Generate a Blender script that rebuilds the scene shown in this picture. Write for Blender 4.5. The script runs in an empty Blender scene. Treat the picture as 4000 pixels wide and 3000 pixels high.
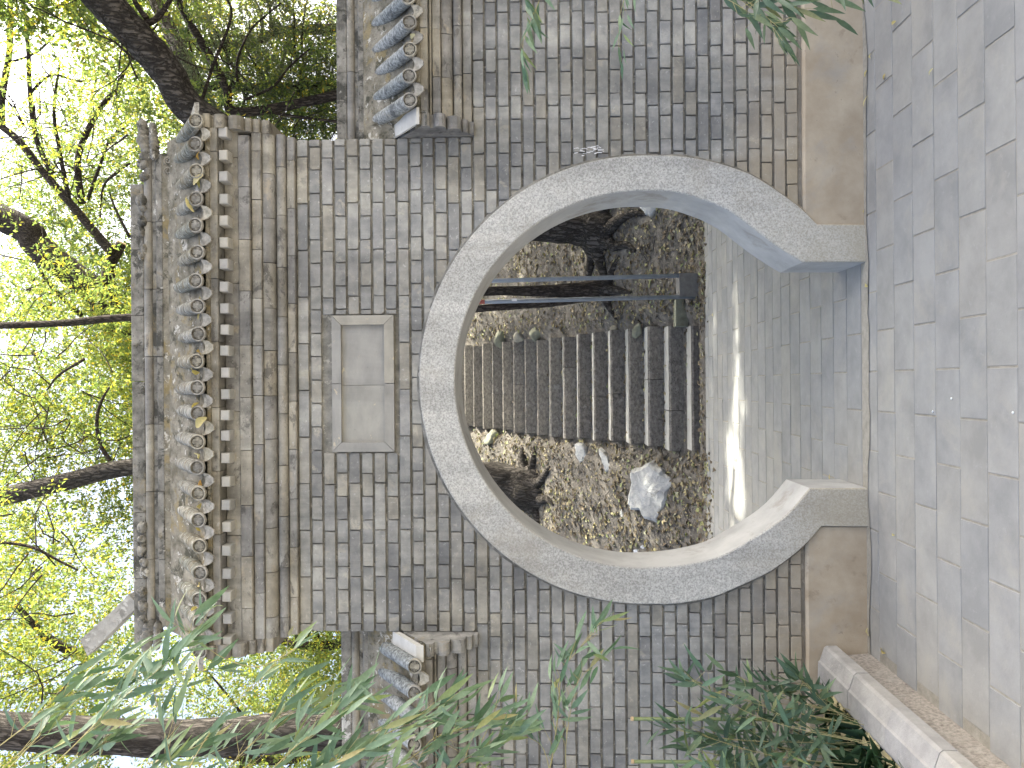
import bpy, math, random
import numpy as np
from mathutils import Vector, Matrix, noise as mnoise
rad = math.radians
RN = random.Random(11)
NP = np.random.default_rng(11)
S = bpy.context.scene
COL = S.collection

# ------------------------------------------------------------------ camera
CAMD, CAMZ, FPX = 3.74, 1.585, 3000.0      # metres before the wall, eye height, focal length in photo pixels
PITCH, ROLL = rad(1.7), 0.008
fwd = Vector((0, math.cos(PITCH), math.sin(PITCH)))
upv = Vector((0, -math.sin(PITCH), math.cos(PITCH)))
rgt = Vector((1, 0, 0))
camx = (-upv - ROLL * rgt).normalized()     # the photograph was taken with the phone turned on its side
camy = (rgt - ROLL * upv).normalized()
cd = bpy.data.cameras.new('camera')
cam = bpy.data.objects.new('camera', cd)
COL.objects.link(cam)
cd.sensor_width = 36.0
cd.lens = 27.0
cd.clip_start = 0.05
cd.clip_end = 900
M = Matrix((camx, camy, -fwd)).transposed().to_4x4()
M.translation = Vector((0, -CAMD, CAMZ))
cam.matrix_world = M
S.camera = cam

# ------------------------------------------------------------------ light
SUN_EL, SUN_AZ = rad(46), rad(70)            # azimuth measured from +Y towards +X (sun behind the wall)
sdir = Vector((math.sin(SUN_AZ) * math.cos(SUN_EL), math.cos(SUN_AZ) * math.cos(SUN_EL), math.sin(SUN_EL)))
W = bpy.data.worlds.new('World')
S.world = W
W.use_nodes = True
wn = W.node_tree
wn.nodes.clear()
sky = wn.nodes.new('ShaderNodeTexSky')
sky.sky_type = 'NISHITA'
sky.sun_disc = False
sky.sun_elevation = SUN_EL
sky.sun_rotation = SUN_AZ
sky.dust_density = 8.0
sky.air_density = 0.55
sky.ozone_density = 0.6
bg = wn.nodes.new('ShaderNodeBackground')
bg.inputs['Strength'].default_value = 0.15
wo = wn.nodes.new('ShaderNodeOutputWorld')
wn.links.new(sky.outputs[0], bg.inputs[0])
wn.links.new(bg.outputs[0], wo.inputs[0])
sl = bpy.data.lights.new('sun', 'SUN')
sl.energy = 3.2
sl.angle = rad(0.53)
sl.color = (1.0, 0.93, 0.82)
so = bpy.data.objects.new('sun', sl)
COL.objects.link(so)
so.rotation_euler = (-sdir).to_track_quat('-Z', 'Y').to_euler()
so.location = (4, 6, 14)
vs = S.view_settings
vs.view_transform = 'Standard'
vs.look = 'None'
vs.gamma = 1.0
vs.exposure = 2.5
vs.use_curve_mapping = False
vs.use_white_balance = True
vs.white_balance_temperature = 6590
vs.white_balance_tint = 3.5


# ------------------------------------------------------------------ helpers
def pxdir(x, y):
    return fwd * FPX + camx * (x - 2000.0) + camy * (1500.0 - y)


def at(x, y, Y):
    d = pxdir(x, y)
    return Vector((0, -CAMD, CAMZ)) + d * ((Y + CAMD) / d.y)


def atz(x, y, z):
    d = pxdir(x, y)
    return Vector((0, -CAMD, CAMZ)) + d * ((z - CAMZ) / d.z)


SLOPE_Y, SLOPE_K = 3.71, 0.55


def ats(x, y, lift=0.0):                     # a point on the earth bank behind the gate
    d = pxdir(x, y)
    t = ((0 + CAMD * 0) + SLOPE_K * (-CAMD - SLOPE_Y) - CAMZ + lift) / (d.z - SLOPE_K * d.y)
    p = Vector((0, -CAMD, CAMZ)) + d * t
    if p.y < SLOPE_Y:
        return atz(x, y, lift)
    return p


def tag(o, label=None, cat=None, group=None, kind=None):
    for k, v in (('label', label), ('category', cat), ('group', group), ('kind', kind)):
        if v:
            o[k] = v
    return o


def empty(name, loc, label=None, cat=None, group=None, kind=None):
    o = bpy.data.objects.new(name, None)
    COL.objects.link(o)
    o.location = loc
    o.empty_display_size = 0.1
    return tag(o, label, cat, group, kind)


def link(name, me, parent=None, loc=(0, 0, 0), rot=None, scale=None):
    o = bpy.data.objects.new(name, me)
    COL.objects.link(o)
    off = Vector((0, 0, 0))
    p = parent
    while p is not None:
        off += Vector(p.location)
        p = p.parent
    if parent is not None:
        o.parent = parent
    o.location = Vector(loc) - off
    if rot is not None:
        if hasattr(rot, 'to_euler') and not isinstance(rot, Matrix):
            o.rotation_mode = 'QUATERNION'
            o.rotation_quaternion = rot
        elif isinstance(rot, Matrix):
            o.rotation_mode = 'QUATERNION'
            o.rotation_quaternion = rot.to_quaternion()
        else:
            o.rotation_euler = rot
    if scale is not None:
        o.scale = scale if hasattr(scale, '__len__') else (scale,) * 3
    return o


def mesh(name, v, f, mat, smooth=False):
    me = bpy.data.meshes.new(name)
    me.from_pydata([tuple(p) for p in v], [], f)
    me.materials.append(mat)
    if smooth:
        me.polygons.foreach_set('use_smooth', [True] * len(me.polygons))
    me.update()
    return me


def mesh_np(name, V, F, mat, smooth=False):
    n = F.shape[1]
    me = bpy.data.meshes.new(name)
    me.vertices.add(len(V))
    me.vertices.foreach_set('co', np.ascontiguousarray(V, dtype=np.float32).ravel())
    me.loops.add(F.size)
    me.loops.foreach_set('vertex_index', np.ascontiguousarray(F, dtype=np.int32).ravel())
    me.polygons.add(len(F))
    me.polygons.foreach_set('loop_start', np.arange(0, F.size, n, dtype=np.int32))
    if smooth:
        me.polygons.foreach_set('use_smooth', np.ones(len(F), dtype=bool))
    me.materials.append(mat)
    me.update(calc_edges=True)
    return me


class MB:
    def __init__(self):
        self.v, self.f = [], []

    def add(self, v, f):
        b = len(self.v)
        self.v += [tuple(p) for p in v]
        self.f += [tuple(i + b for i in q) for q in f]
        return self

    def box(self, x0, x1, y0, y1, z0, z1):
        v = [(x0, y0, z0), (x1, y0, z0), (x1, y1, z0), (x0, y1, z0), (x0, y0, z1), (x1, y0, z1), (x1, y1, z1), (x0, y1, z1)]
        return self.add(v, [(3, 2, 1, 0), (4, 5, 6, 7), (0, 1, 5, 4), (1, 2, 6, 5), (2, 3, 7, 6), (3, 0, 4, 7)])

    def prism(self, prof, x0, x1, axis=0):   # prof: list of (a, b) in the plane normal to the axis
        n = len(prof)
        if axis == 0:
            v = [(x0, a, b) for a, b in prof] + [(x1, a, b) for a, b in prof]
        elif axis == 1:
            v = [(a, x0, b) for a, b in prof] + [(a, x1, b) for a, b in prof]
        else:
            v = [(a, b, x0) for a, b in prof] + [(a, b, x1) for a, b in prof]
        f = [tuple(range(n)), tuple(range(2 * n - 1, n - 1, -1))]
        f += [(i, i + n, (i + 1) % n + n, (i + 1) % n) for i in range(n)]
        return self.add(v, f)

    def tube(self, pts, rads, n=10, wob=0.0, seed=0, cap=True):
        pts = [Vector(p) for p in pts]
        ring0 = len(self.v)
        up = Vector((0.3, 0.95, 0.1))
        m = len(pts)
        for i, p in enumerate(pts):
            t = (pts[min(i + 1, m - 1)] - pts[max(i - 1, 0)])
            if t.length < 1e-9:
                t = Vector((0, 0, 1))
            t.normalize()
            a = t.cross(up)
            if a.length < 1e-3:
                a = t.cross(Vector((1, 0, 0)))
            a.normalize()
            b = t.cross(a)
            for k in range(n):
                an = 2 * math.pi * k / n
                r = rads[i]
                if wob:
                    q = Vector((math.cos(an) * 1.7, math.sin(an) * 1.7, i * 0.35 + seed * 9.1))
                    r *= 1 + wob * mnoise.noise(q)
                self.v.append(tuple(p + a * (math.cos(an) * r) + b * (math.sin(an) * r)))
        for i in range(m - 1):
            for k in range(n):
                a0 = ring0 + i * n + k
                a1 = ring0 + i * n + (k + 1) % n
                self.f.append((a0, a1, a1 + n, a0 + n))
        if cap:
            self.f.append(tuple(ring0 + k for k in range(n))[::-1])
            self.f.append(tuple(ring0 + (m - 1) * n + k for k in range(n)))
        return self

    def blob(self, c, r, nu=10, nv=6, amp=0.0, seed=0, rotq=None):
        b = len(self.v)
        c = Vector(c)
        for j in range(nv + 1):
            th = math.pi * j / nv
            for i in range(nu):
                ph = 2 * math.pi * i / nu
                d = Vector((math.sin(th) * math.cos(ph), math.sin(th) * math.sin(ph), math.cos(th)))
                k = 1 + (amp * mnoise.noise(d * 1.9 + Vector((seed * 3.7, seed, 0))) if amp else 0)
                p = Vector((d.x * r[0] * k, d.y * r[1] * k, d.z * r[2] * k))
                if rotq is not None:
                    p = rotq @ p
                self.v.append(tuple(c + p))
        for j in range(nv):
            for i in range(nu):
                a0 = b + j * nu + i
                a1 = b + j * nu + (i + 1) % nu
                self.f.append((a0, a0 + nu, a1 + nu, a1))
        return self

    def build(self, name, mat, parent=None, loc=None, smooth=False):
        """verts are world coordinates; the object's origin goes to loc (default: first vertex box base)"""
        V = np.array(self.v, dtype=float)
        if loc is None:
            lo, hi = V.min(0), V.max(0)
            loc = ((lo[0] + hi[0]) / 2, (lo[1] + hi[1]) / 2, lo[2])
        me = mesh(name, V - np.array(loc), self.f, mat, smooth)
        return link(name, me, parent, loc)


def smooth_path(pts, sub=6):
    pts = [Vector(p) for p in pts]
    out = []
    n = len(pts)
    for i in range(n - 1):
        p0, p1, p2, p3 = pts[max(i - 1, 0)], pts[i], pts[i + 1], pts[min(i + 2, n - 1)]
        for k in range(sub):
            t = k / sub
            out.append(0.5 * ((2 * p1) + (p2 - p0) * t + (2 * p0 - 5 * p1 + 4 * p2 - p3) * t * t + (3 * p1 - p0 - 3 * p2 + p3) * t ** 3))
    out.append(pts[-1])
    return out


def lerp_list(rs, n):
    return list(np.interp(np.linspace(0, 1, n), np.linspace(0, 1, len(rs)), rs))


ORD = ['first', 'second', 'third', 'fourth', 'fifth', 'sixth', 'seventh', 'eighth', 'ninth', 'tenth', 'eleventh', 'twelfth', 'thirteenth',
       'fourteenth', 'fifteenth', 'sixteenth', 'seventeenth', 'eighteenth', 'nineteenth', 'twentieth', 'last']


# ------------------------------------------------------------------ materials
def new_mat(name):
    m = bpy.data.materials.new(name)
    m.use_nodes = True
    nt = m.node_tree
    b = nt.nodes['Principled BSDF']
    return m, nt, b


def ramp(nt, stops, src, interp='LINEAR'):
    r = nt.nodes.new('ShaderNodeValToRGB')
    e = r.color_ramp.elements
    r.color_ramp.interpolation = interp
    while len(e) < len(stops):
        e.new(0.5)
    for i, (p, c) in enumerate(stops):
        e[i].position = p
        e[i].color = (*c, 1) if len(c) == 3 else c
    nt.links.new(src, r.inputs[0])
    return r.outputs[0]


def g3(v):
    return (v, v, v)


def mixc(nt, fac, a, b, mode='MIX'):
    x = nt.nodes.new('ShaderNodeMixRGB')
    x.blend_type = mode
    for s, i in ((fac, 0), (a, 1), (b, 2)):
        if isinstance(s, (int, float)):
            x.inputs[i].default_value = s
        elif isinstance(s, tuple):
            x.inputs[i].default_value = (*s, 1)
        else:
            nt.links.new(s, x.inputs[i])
    return x.outputs[0]


def noise(nt, vec, scale, detail=6, rough=0.6, dist=0.0):
    n = nt.nodes.new('ShaderNodeTexNoise')
    n.inputs['Scale'].default_value = scale
    n.inputs['Detail'].default_value = detail
    n.inputs['Roughness'].default_value = rough
    n.inputs['Distortion'].default_value = dist
    nt.links.new(vec, n.inputs['Vector'])
    return n.outputs['Fac']


def stone(name, c1, c2, scale=6, rough=0.9, bump=0.3, bscale=60, bdist=0.004, rand=None, spots=(), stretch=None, ground_dirt=None, spec=0.25, lo=0.36, hi=0.64, streak=0.0):
    """rand: list of colours multiplied in per object; spots: (colour, scale, threshold, softness, strength)"""
    m, nt, b = new_mat(name)
    tc = nt.nodes.new('ShaderNodeTexCoord')
    oi = nt.nodes.new('ShaderNodeObjectInfo')
    mu = nt.nodes.new('ShaderNodeMath')
    mu.operation = 'MULTIPLY'
    mu.inputs[1].default_value = 53.0
    nt.links.new(oi.outputs['Random'], mu.inputs[0])
    ad = nt.nodes.new('ShaderNodeVectorMath')
    ad.operation = 'ADD'
    nt.links.new(tc.outputs['Object'], ad.inputs[0])
    nt.links.new(mu.outputs[0], ad.inputs[1])
    vec = ad.outputs[0]
    if stretch:
        mp = nt.nodes.new('ShaderNodeMapping')
        mp.inputs['Scale'].default_value = stretch
        nt.links.new(vec, mp.inputs['Vector'])
        vec2 = mp.outputs[0]
    else:
        vec2 = vec
    col = ramp(nt, [(lo, c1), (hi, c2)], noise(nt, vec2, scale, 8, 0.65))
    if rand:
        n = len(rand)
        rr = ramp(nt, [(i / n, c) for i, c in enumerate(rand)], oi.outputs['Random'], 'CONSTANT')
        col = mixc(nt, 1.0, col, rr, 'MULTIPLY')
    for i, (c, sc, th, soft, st) in enumerate(spots):
        f = ramp(nt, [(th, g3(0)), (min(th + soft, 1.0), g3(st))], noise(nt, vec2, sc, 7, 0.7, 0.4))
        col = mixc(nt, f, col, c)
    if streak:
        gs = nt.nodes.new('ShaderNodeNewGeometry')
        ms = nt.nodes.new('ShaderNodeMapping')
        ms.inputs['Scale'].default_value = (5.0, 5.0, 0.55)
        nt.links.new(gs.outputs['Position'], ms.inputs['Vector'])
        col = mixc(nt, 1.0, col, ramp(nt, [(0.40, g3(1 - streak)), (0.54, g3(1.0)), (0.66, (1.0 + streak * .35, 1.0 + streak * .33, 1.0 + streak * .25))], noise(nt, ms.outputs[0], 1.0, 7, 0.65, 0.6)), 'MULTIPLY')
        big = noise(nt, gs.outputs['Position'], 1.3, 5, 0.6)
        col = mixc(nt, 1.0, col, ramp(nt, [(0.36, g3(1 - streak * .6)), (0.6, g3(1.04))], big), 'MULTIPLY')
    if ground_dirt:
        c, top, amt = ground_dirt
        ge = nt.nodes.new('ShaderNodeNewGeometry')
        sx = nt.nodes.new('ShaderNodeSeparateXYZ')
        nt.links.new(ge.outputs['Position'], sx.inputs[0])
        nz = noise(nt, ge.outputs['Position'], 2.5, 4)
        ma = nt.nodes.new('ShaderNodeMath')
        ma.operation = 'MULTIPLY_ADD'
        ma.inputs[1].default_value = top * 1.2
        nt.links.new(nz, ma.inputs[0])
        nt.links.new(sx.outputs['Z'], ma.inputs[2])
        dv = nt.nodes.new('ShaderNodeMath')
        dv.operation = 'DIVIDE'
        dv.inputs[1].default_value = top * 2.4
        nt.links.new(ma.outputs[0], dv.inputs[0])
        f = ramp(nt, [(0.35, g3(amt)), (0.75, g3(0))], dv.outputs[0])
        col = mixc(nt, f, col, c)
    nt.links.new(col, b.inputs['Base Color'])
    b.inputs['Roughness'].default_value = rough
    b.inputs['Specular IOR Level'].default_value = spec
    if bump:
        h = noise(nt, vec2, bscale, 10, 0.7)
        bp = nt.nodes.new('ShaderNodeBump')
        bp.inputs['Strength'].default_value = bump
        bp.inputs['Distance'].default_value = bdist
        nt.links.new(h, bp.inputs['Height'])
        nt.links.new(bp.outputs[0], b.inputs['Normal'])
    return m


def leafmat(name, stops, trans=0.45, rough=0.45, per='island', spec=0.3):
    m, nt, b = new_mat(name)
    if per == 'island':
        src = nt.nodes.new('ShaderNodeNewGeometry').outputs['Random Per Island']
    else:
        src = nt.nodes.new('ShaderNodeObjectInfo').outputs['Random']
    col = ramp(nt, stops, src)
    tc = nt.nodes.new('ShaderNodeTexCoord')
    col = mixc(nt, 0.5, col, ramp(nt, [(0.3, g3(0.65)), (0.7, g3(1.25))], noise(nt, tc.outputs['Object'], 9, 3)), 'MULTIPLY')
    nt.links.new(col, b.inputs['Base Color'])
    b.inputs['Roughness'].default_value = rough
    b.inputs['Specular IOR Level'].default_value = spec
    tr = nt.nodes.new('ShaderNodeBsdfTranslucent')
    nt.links.new(mixc(nt, 1.0, col, (1.15, 1.15, 0.65), 'MULTIPLY'), tr.inputs['Color'])
    mx = nt.nodes.new('ShaderNodeMixShader')
    mx.inputs[0].default_value = trans
    nt.links.new(b.outputs[0], mx.inputs[1])
    nt.links.new(tr.outputs[0], mx.inputs[2])
    nt.links.new(mx.outputs[0], nt.nodes['Material Output'].inputs['Surface'])
    return m


BR = [(0.90, 0.90, 0.90), (1.0, 1.0, 0.98), (0.84, 0.845, 0.855), (1.06, 1.05, 1.01), (0.95, 0.95, 0.93), (0.76, 0.765, 0.78), (1.03, 1.0, 0.93),
      (0.88, 0.89, 0.90), (1.09, 1.08, 1.05), (0.97, 0.97, 0.96), (0.93, 0.89, 0.81), (1.0, 1.0, 1.01), (0.68, 0.69, 0.715), (1.0, 0.98, 0.94), (0.98, 0.98, 0.97), (0.92, 0.93, 0.94)]
MATS = dict(
    brick=stone('grey_brick', (0.235, 0.235, 0.23), (0.36, 0.352, 0.33), 13, 0.92, 0.7, 110, 0.003, BR,
                spots=[((0.43, 0.40, 0.33), 10, 0.59, 0.05, 0.5), ((0.15, 0.15, 0.155), 6, 0.60, 0.07, 0.45), ((0.50, 0.495, 0.47), 45, 0.61, 0.04, 0.55), ((0.11, 0.11, 0.11), 70, 0.645, 0.03, 0.6)],
                ground_dirt=((0.38, 0.305, 0.20), 0.6, 0.85), lo=0.36, hi=0.64, streak=0.24),
    mortar=stone('mortar', (0.145, 0.14, 0.125), (0.285, 0.275, 0.245), 16, 0.95, 0.9, 90, 0.006,
                 spots=[((0.075, 0.07, 0.065), 9, 0.56, 0.08, 0.7), ((0.42, 0.40, 0.35), 22, 0.58, 0.05, 0.8)], ground_dirt=((0.36, 0.29, 0.21), 0.45, 0.8), streak=0.25),
    cornice=stone('cornice_brick', (0.21, 0.205, 0.195), (0.36, 0.35, 0.325), 7, 0.92, 0.4, 70, 0.003,
                  [(1, 1, 1), (0.85, 0.85, 0.87), (1.1, 1.08, 1.03), (0.93, 0.9, 0.84), (1.05, 1.0, 0.9), (0.78, 0.78, 0.8)],
                  spots=[((0.40, 0.345, 0.26), 6, 0.58, 0.08, 0.55), ((0.095, 0.09, 0.085), 8, 0.56, 0.07, 0.75), ((0.50, 0.49, 0.46), 40, 0.61, 0.04, 0.55), ((0.07, 0.068, 0.065), 55, 0.62, 0.04, 0.6)], stretch=(1.0, 1.6, 1.6), streak=0.3),
    block=stone('rafter_block', (0.34, 0.34, 0.325), (0.44, 0.43, 0.41), 14, 0.9, 0.3, 120, 0.002,
                [(1, 1, 1), (0.9, 0.9, 0.92), (1.06, 1.04, 1.0)], spots=[((0.22, 0.2, 0.18), 12, 0.62, 0.1, 0.6)]),
    plaster=stone('plinth_plaster', (0.345, 0.28, 0.20), (0.445, 0.375, 0.28), 5, 0.95, 0.4, 150, 0.002,
                  spots=[((0.33, 0.31, 0.275), 2.2, 0.52, 0.15, 0.6), ((0.24, 0.19, 0.135), 6, 0.60, 0.06, 0.45), ((0.18, 0.15, 0.12), 40, 0.64, 0.03, 0.5)]),
    ring=stone('tooled_stone', (0.33, 0.325, 0.305), (0.62, 0.61, 0.575), 130, 0.9, 0.8, 130, 0.006,
               spots=[((0.40, 0.37, 0.315), 2.0, 0.52, 0.15, 0.6), ((0.78, 0.77, 0.74), 200, 0.62, 0.05, 0.6)],
               ground_dirt=((0.40, 0.345, 0.245), 0.5, 0.65), lo=0.38, hi=0.62, streak=0.2),
    reveal=stone('cement_render', (0.35, 0.345, 0.335), (0.46, 0.455, 0.44), 4, 0.9, 0.35, 80, 0.003,
                 spots=[((0.24, 0.215, 0.18), 5, 0.57, 0.12, 0.6), ((0.5, 0.48, 0.43), 3, 0.6, 0.1, 0.4)]),
    plaque=stone('plaque_brick', (0.27, 0.265, 0.245), (0.345, 0.335, 0.305), 5, 0.85, 0.2, 120, 0.002, [(1, 1, 1), (0.95, 0.95, 0.97), (1.04, 1.02, 0.98)],
                 spots=[((0.52, 0.45, 0.33), 11, 0.635, 0.03, 0.8), ((0.17, 0.17, 0.165), 60, 0.64, 0.04, 0.6)], stretch=(1.0, 1, 2.2), streak=0.14),
    tile=stone('roof_tile', (0.10, 0.098, 0.08), (0.32, 0.315, 0.285), 22, 0.95, 0.9, 80, 0.005, [(1, 1, 1), (0.8, 0.82, 0.78), (1.12, 1.1, 1.05), (0.95, 0.9, 0.8)],
               spots=[((0.17, 0.135, 0.08), 12, 0.52, 0.08, 0.7), ((0.58, 0.58, 0.555), 26, 0.575, 0.05, 0.75), ((0.05, 0.055, 0.04), 14, 0.59, 0.07, 0.7)], stretch=(0.7, 2.6, 2.6), lo=0.38, hi=0.62),
    tile_grey=stone('side_roof_tile', (0.12, 0.127, 0.127), (0.39, 0.405, 0.40), 55, 0.92, 0.7, 80, 0.004, [(1, 1, 1), (0.85, 0.87, 0.88), (1.1, 1.08, 1.05)],
                    spots=[((0.07, 0.075, 0.08), 8, 0.54, 0.1, 0.75), ((0.30, 0.28, 0.23), 10, 0.6, 0.07, 0.6)], stretch=(1, 1.6, 1.6), lo=0.38, hi=0.62),
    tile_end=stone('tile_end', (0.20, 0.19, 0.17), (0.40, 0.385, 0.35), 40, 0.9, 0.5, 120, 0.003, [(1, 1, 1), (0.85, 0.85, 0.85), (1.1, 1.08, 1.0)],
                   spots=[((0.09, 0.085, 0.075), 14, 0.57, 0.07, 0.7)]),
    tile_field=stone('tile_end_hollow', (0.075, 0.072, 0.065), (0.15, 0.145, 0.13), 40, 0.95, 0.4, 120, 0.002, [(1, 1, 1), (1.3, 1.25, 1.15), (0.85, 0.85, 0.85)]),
    moss=stone('mossy_mortar', (0.125, 0.114, 0.085), (0.31, 0.285, 0.232), 12, 0.97, 1.0, 60, 0.012,
               spots=[((0.26, 0.205, 0.10), 7, 0.54, 0.07, 0.7), ((0.055, 0.055, 0.04), 9, 0.56, 0.06, 0.85), ((0.58, 0.56, 0.51), 20, 0.585, 0.04, 0.8), ((0.05, 0.05, 0.045), 50, 0.61, 0.04, 0.7)], lo=0.36, hi=0.64),
    ridge=stone('ridge_stone', (0.105, 0.102, 0.092), (0.285, 0.275, 0.25), 12, 0.95, 0.9, 65, 0.008,
                spots=[((0.045, 0.045, 0.04), 8, 0.535, 0.06, 0.85), ((0.56, 0.55, 0.52), 9, 0.61, 0.03, 0.8), ((0.27, 0.22, 0.13), 6, 0.57, 0.08, 0.5), ((0.04, 0.04, 0.04), 60, 0.60, 0.04, 0.7)]),
    tail=stone('lichen_stone', (0.27, 0.265, 0.25), (0.42, 0.415, 0.395), 14, 0.95, 0.9, 50, 0.008, spots=[((0.14, 0.135, 0.12), 9, 0.57, 0.06, 0.7), ((0.55, 0.55, 0.53), 22, 0.59, 0.04, 0.7)]),
    slab=stone('pale_slab', (0.46, 0.45, 0.42), (0.58, 0.57, 0.535), 9, 0.9, 0.3, 80, 0.003, spots=[((0.36, 0.34, 0.26), 7, 0.62, 0.1, 0.6)]),
    paver=stone('paving_brick', (0.225, 0.226, 0.224), (0.295, 0.294, 0.287), 5, 0.85, 0.35, 120, 0.003,
                [(1, 1, 1), (0.97, 0.975, 0.98), (1.03, 1.025, 1.01), (0.95, 0.955, 0.955), (1.01, 1.005, 0.985), (0.98, 0.98, 0.98), (1.0, 0.99, 0.965), (1.02, 1.005, 0.97)],
                spots=[((0.18, 0.195, 0.22), 4.5, 0.635, 0.10, 0.35), ((0.33, 0.315, 0.28), 3, 0.53, 0.15, 0.6), ((0.34, 0.34, 0.335), 30, 0.61, 0.05, 0.3), ((0.16, 0.16, 0.16), 60, 0.66, 0.04, 0.4)]),
    sand=stone('joint_sand', (0.235, 0.222, 0.19), (0.32, 0.30, 0.26), 25, 0.95, 0.7, 120, 0.004),
    kerb=stone('kerb_stone', (0.265, 0.26, 0.255), (0.36, 0.352, 0.342), 9, 0.9, 0.6, 100, 0.004, [(1, 1, 1), (0.94, 0.94, 0.95), (1.04, 1.03, 1.0)],
               spots=[((0.19, 0.185, 0.18), 5, 0.57, 0.1, 0.5), ((0.40, 0.385, 0.35), 25, 0.6, 0.05, 0.5)]),
    granite=stone('pinkish_granite', (0.20, 0.18, 0.158), (0.37, 0.335, 0.295), 70, 0.9, 0.8, 60, 0.005, spots=[((0.34, 0.32, 0.285), 4, 0.52, 0.12, 0.7), ((0.12, 0.10, 0.09), 40, 0.6, 0.05, 0.6)]),
    soil=stone('bank_soil', (0.088, 0.081, 0.073), (0.205, 0.188, 0.165), 9, 0.97, 1.0, 30, 0.03, spots=[((0.055, 0.05, 0.045), 14, 0.56, 0.06, 0.7), ((0.32, 0.29, 0.24), 26, 0.58, 0.05, 0.7)]),
    dust=stone('dusty_earth', (0.20, 0.185, 0.16), (0.28, 0.26, 0.225), 4, 0.95, 0.4, 50, 0.006),
    step=stone('step_stone', (0.13, 0.12, 0.11), (0.28, 0.26, 0.235), 13, 0.92, 1.0, 40, 0.02, [(1, 1, 1), (0.88, 0.87, 0.86), (1.12, 1.1, 1.06)],
               spots=[((0.32, 0.31, 0.285), 4, 0.61, 0.03, 0.7), ((0.06, 0.055, 0.05), 20, 0.57, 0.05, 0.7)], stretch=(1.8, 1.0, 2.6)),
    tread=stone('worn_tread', (0.27, 0.265, 0.25), (0.38, 0.375, 0.355), 7, 0.9, 0.4, 50, 0.004),
    rock=stone('pale_rock', (0.30, 0.305, 0.305), (0.44, 0.445, 0.445), 7, 0.92, 0.9, 20, 0.02, spots=[((0.16, 0.155, 0.15), 8, 0.60, 0.04, 0.6), ((0.5, 0.5, 0.48), 14, 0.61, 0.05, 0.5)]),
    rock2=stone('brown_rock', (0.16, 0.15, 0.125), (0.29, 0.28, 0.24), 6, 0.95, 0.9, 24, 0.02, [(1, 1, 1), (0.9, 0.95, 0.85), (1.2, 1.18, 1.1)]),
    concrete=stone('dark_concrete', (0.13, 0.125, 0.12), (0.19, 0.185, 0.175), 20, 0.9, 0.4, 70, 0.003),
    cut=stone('sawn_wood', (0.42, 0.31, 0.18), (0.55, 0.42, 0.26), 30, 0.8, 0.2, 60, 0.002),
    paper=stone('white_paper', (0.70, 0.71, 0.72), (0.80, 0.80, 0.80), 10, 0.8, 0.1, 40, 0.002),
    paint_blue=stone('blue_grey_paint', (0.20, 0.24, 0.30), (0.27, 0.31, 0.37), 18, 0.42, 0.1, 60, 0.001, spec=0.5, spots=[((0.14, 0.14, 0.15), 14, 0.66, 0.1, 0.5)]),
    paint_red=stone('red_paint', (0.33, 0.10, 0.085), (0.40, 0.14, 0.12), 20, 0.5, 0.1, 60, 0.001),
    culm=stone('bamboo_cane', (0.10, 0.14, 0.055), (0.19, 0.22, 0.09), 8, 0.5, 0.05, 30, 0.001, spec=0.4),
    twig=stone('bamboo_twig', (0.27, 0.25, 0.12), (0.36, 0.32, 0.16), 20, 0.6, 0, 30),
    chalk=stone('chalk_mark', (0.60, 0.60, 0.61), (0.70, 0.70, 0.71), 90, 0.9, 0.1, 60, 0.001),
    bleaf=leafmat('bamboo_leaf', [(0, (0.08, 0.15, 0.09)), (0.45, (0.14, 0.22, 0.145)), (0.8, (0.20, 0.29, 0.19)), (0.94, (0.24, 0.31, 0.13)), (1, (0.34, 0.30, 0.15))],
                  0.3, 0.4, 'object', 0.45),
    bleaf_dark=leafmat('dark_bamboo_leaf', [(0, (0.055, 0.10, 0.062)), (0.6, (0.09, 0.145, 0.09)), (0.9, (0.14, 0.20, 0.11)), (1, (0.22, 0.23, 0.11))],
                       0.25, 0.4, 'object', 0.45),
    fallen=leafmat('fallen_leaf', [(0, (0.44, 0.36, 0.14)), (0.4, (0.52, 0.46, 0.21)), (0.65, (0.50, 0.43, 0.29)), (0.85, (0.30, 0.34, 0.14)), (1, (0.48, 0.30, 0.11))],
                   0.25, 0.6, 'object'),
    litter=leafmat('leaf_litter', [(0, (0.07, 0.055, 0.04)), (0.32, (0.13, 0.10, 0.07)), (0.55, (0.20, 0.165, 0.115)), (0.72, (0.29, 0.25, 0.15)), (0.85, (0.37, 0.34, 0.19)), (0.93, (0.22, 0.26, 0.11)), (1, (0.38, 0.36, 0.31))],
                   0.15, 0.7),
    sage=leafmat('grass_blade', [(0, (0.03, 0.07, 0.035)), (0.7, (0.06, 0.12, 0.055)), (1, (0.12, 0.17, 0.07))], 0.25, 0.5),
    green=leafmat('green_leaf', [(0, (0.085, 0.135, 0.06)), (0.5, (0.145, 0.20, 0.08)), (0.8, (0.21, 0.265, 0.09)), (0.95, (0.36, 0.36, 0.07)), (1, (0.44, 0.30, 0.06))], 0.62),
    yellow=leafmat('yellow_green_leaf', [(0, (0.10, 0.15, 0.06)), (0.4, (0.175, 0.235, 0.085)), (0.75, (0.26, 0.305, 0.10)), (0.94, (0.42, 0.40, 0.07)), (1, (0.48, 0.32, 0.06))], 0.62),
    olive=leafmat('olive_leaf', [(0, (0.05, 0.085, 0.03)), (0.6, (0.10, 0.14, 0.05)), (0.9, (0.20, 0.20, 0.06)), (1, (0.36, 0.24, 0.05))], 0.45),
    needle=leafmat('conifer_spray', [(0, (0.10, 0.13, 0.095)), (0.7, (0.15, 0.185, 0.13)), (1, (0.2, 0.2, 0.14))], 0.4),
)


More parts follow.
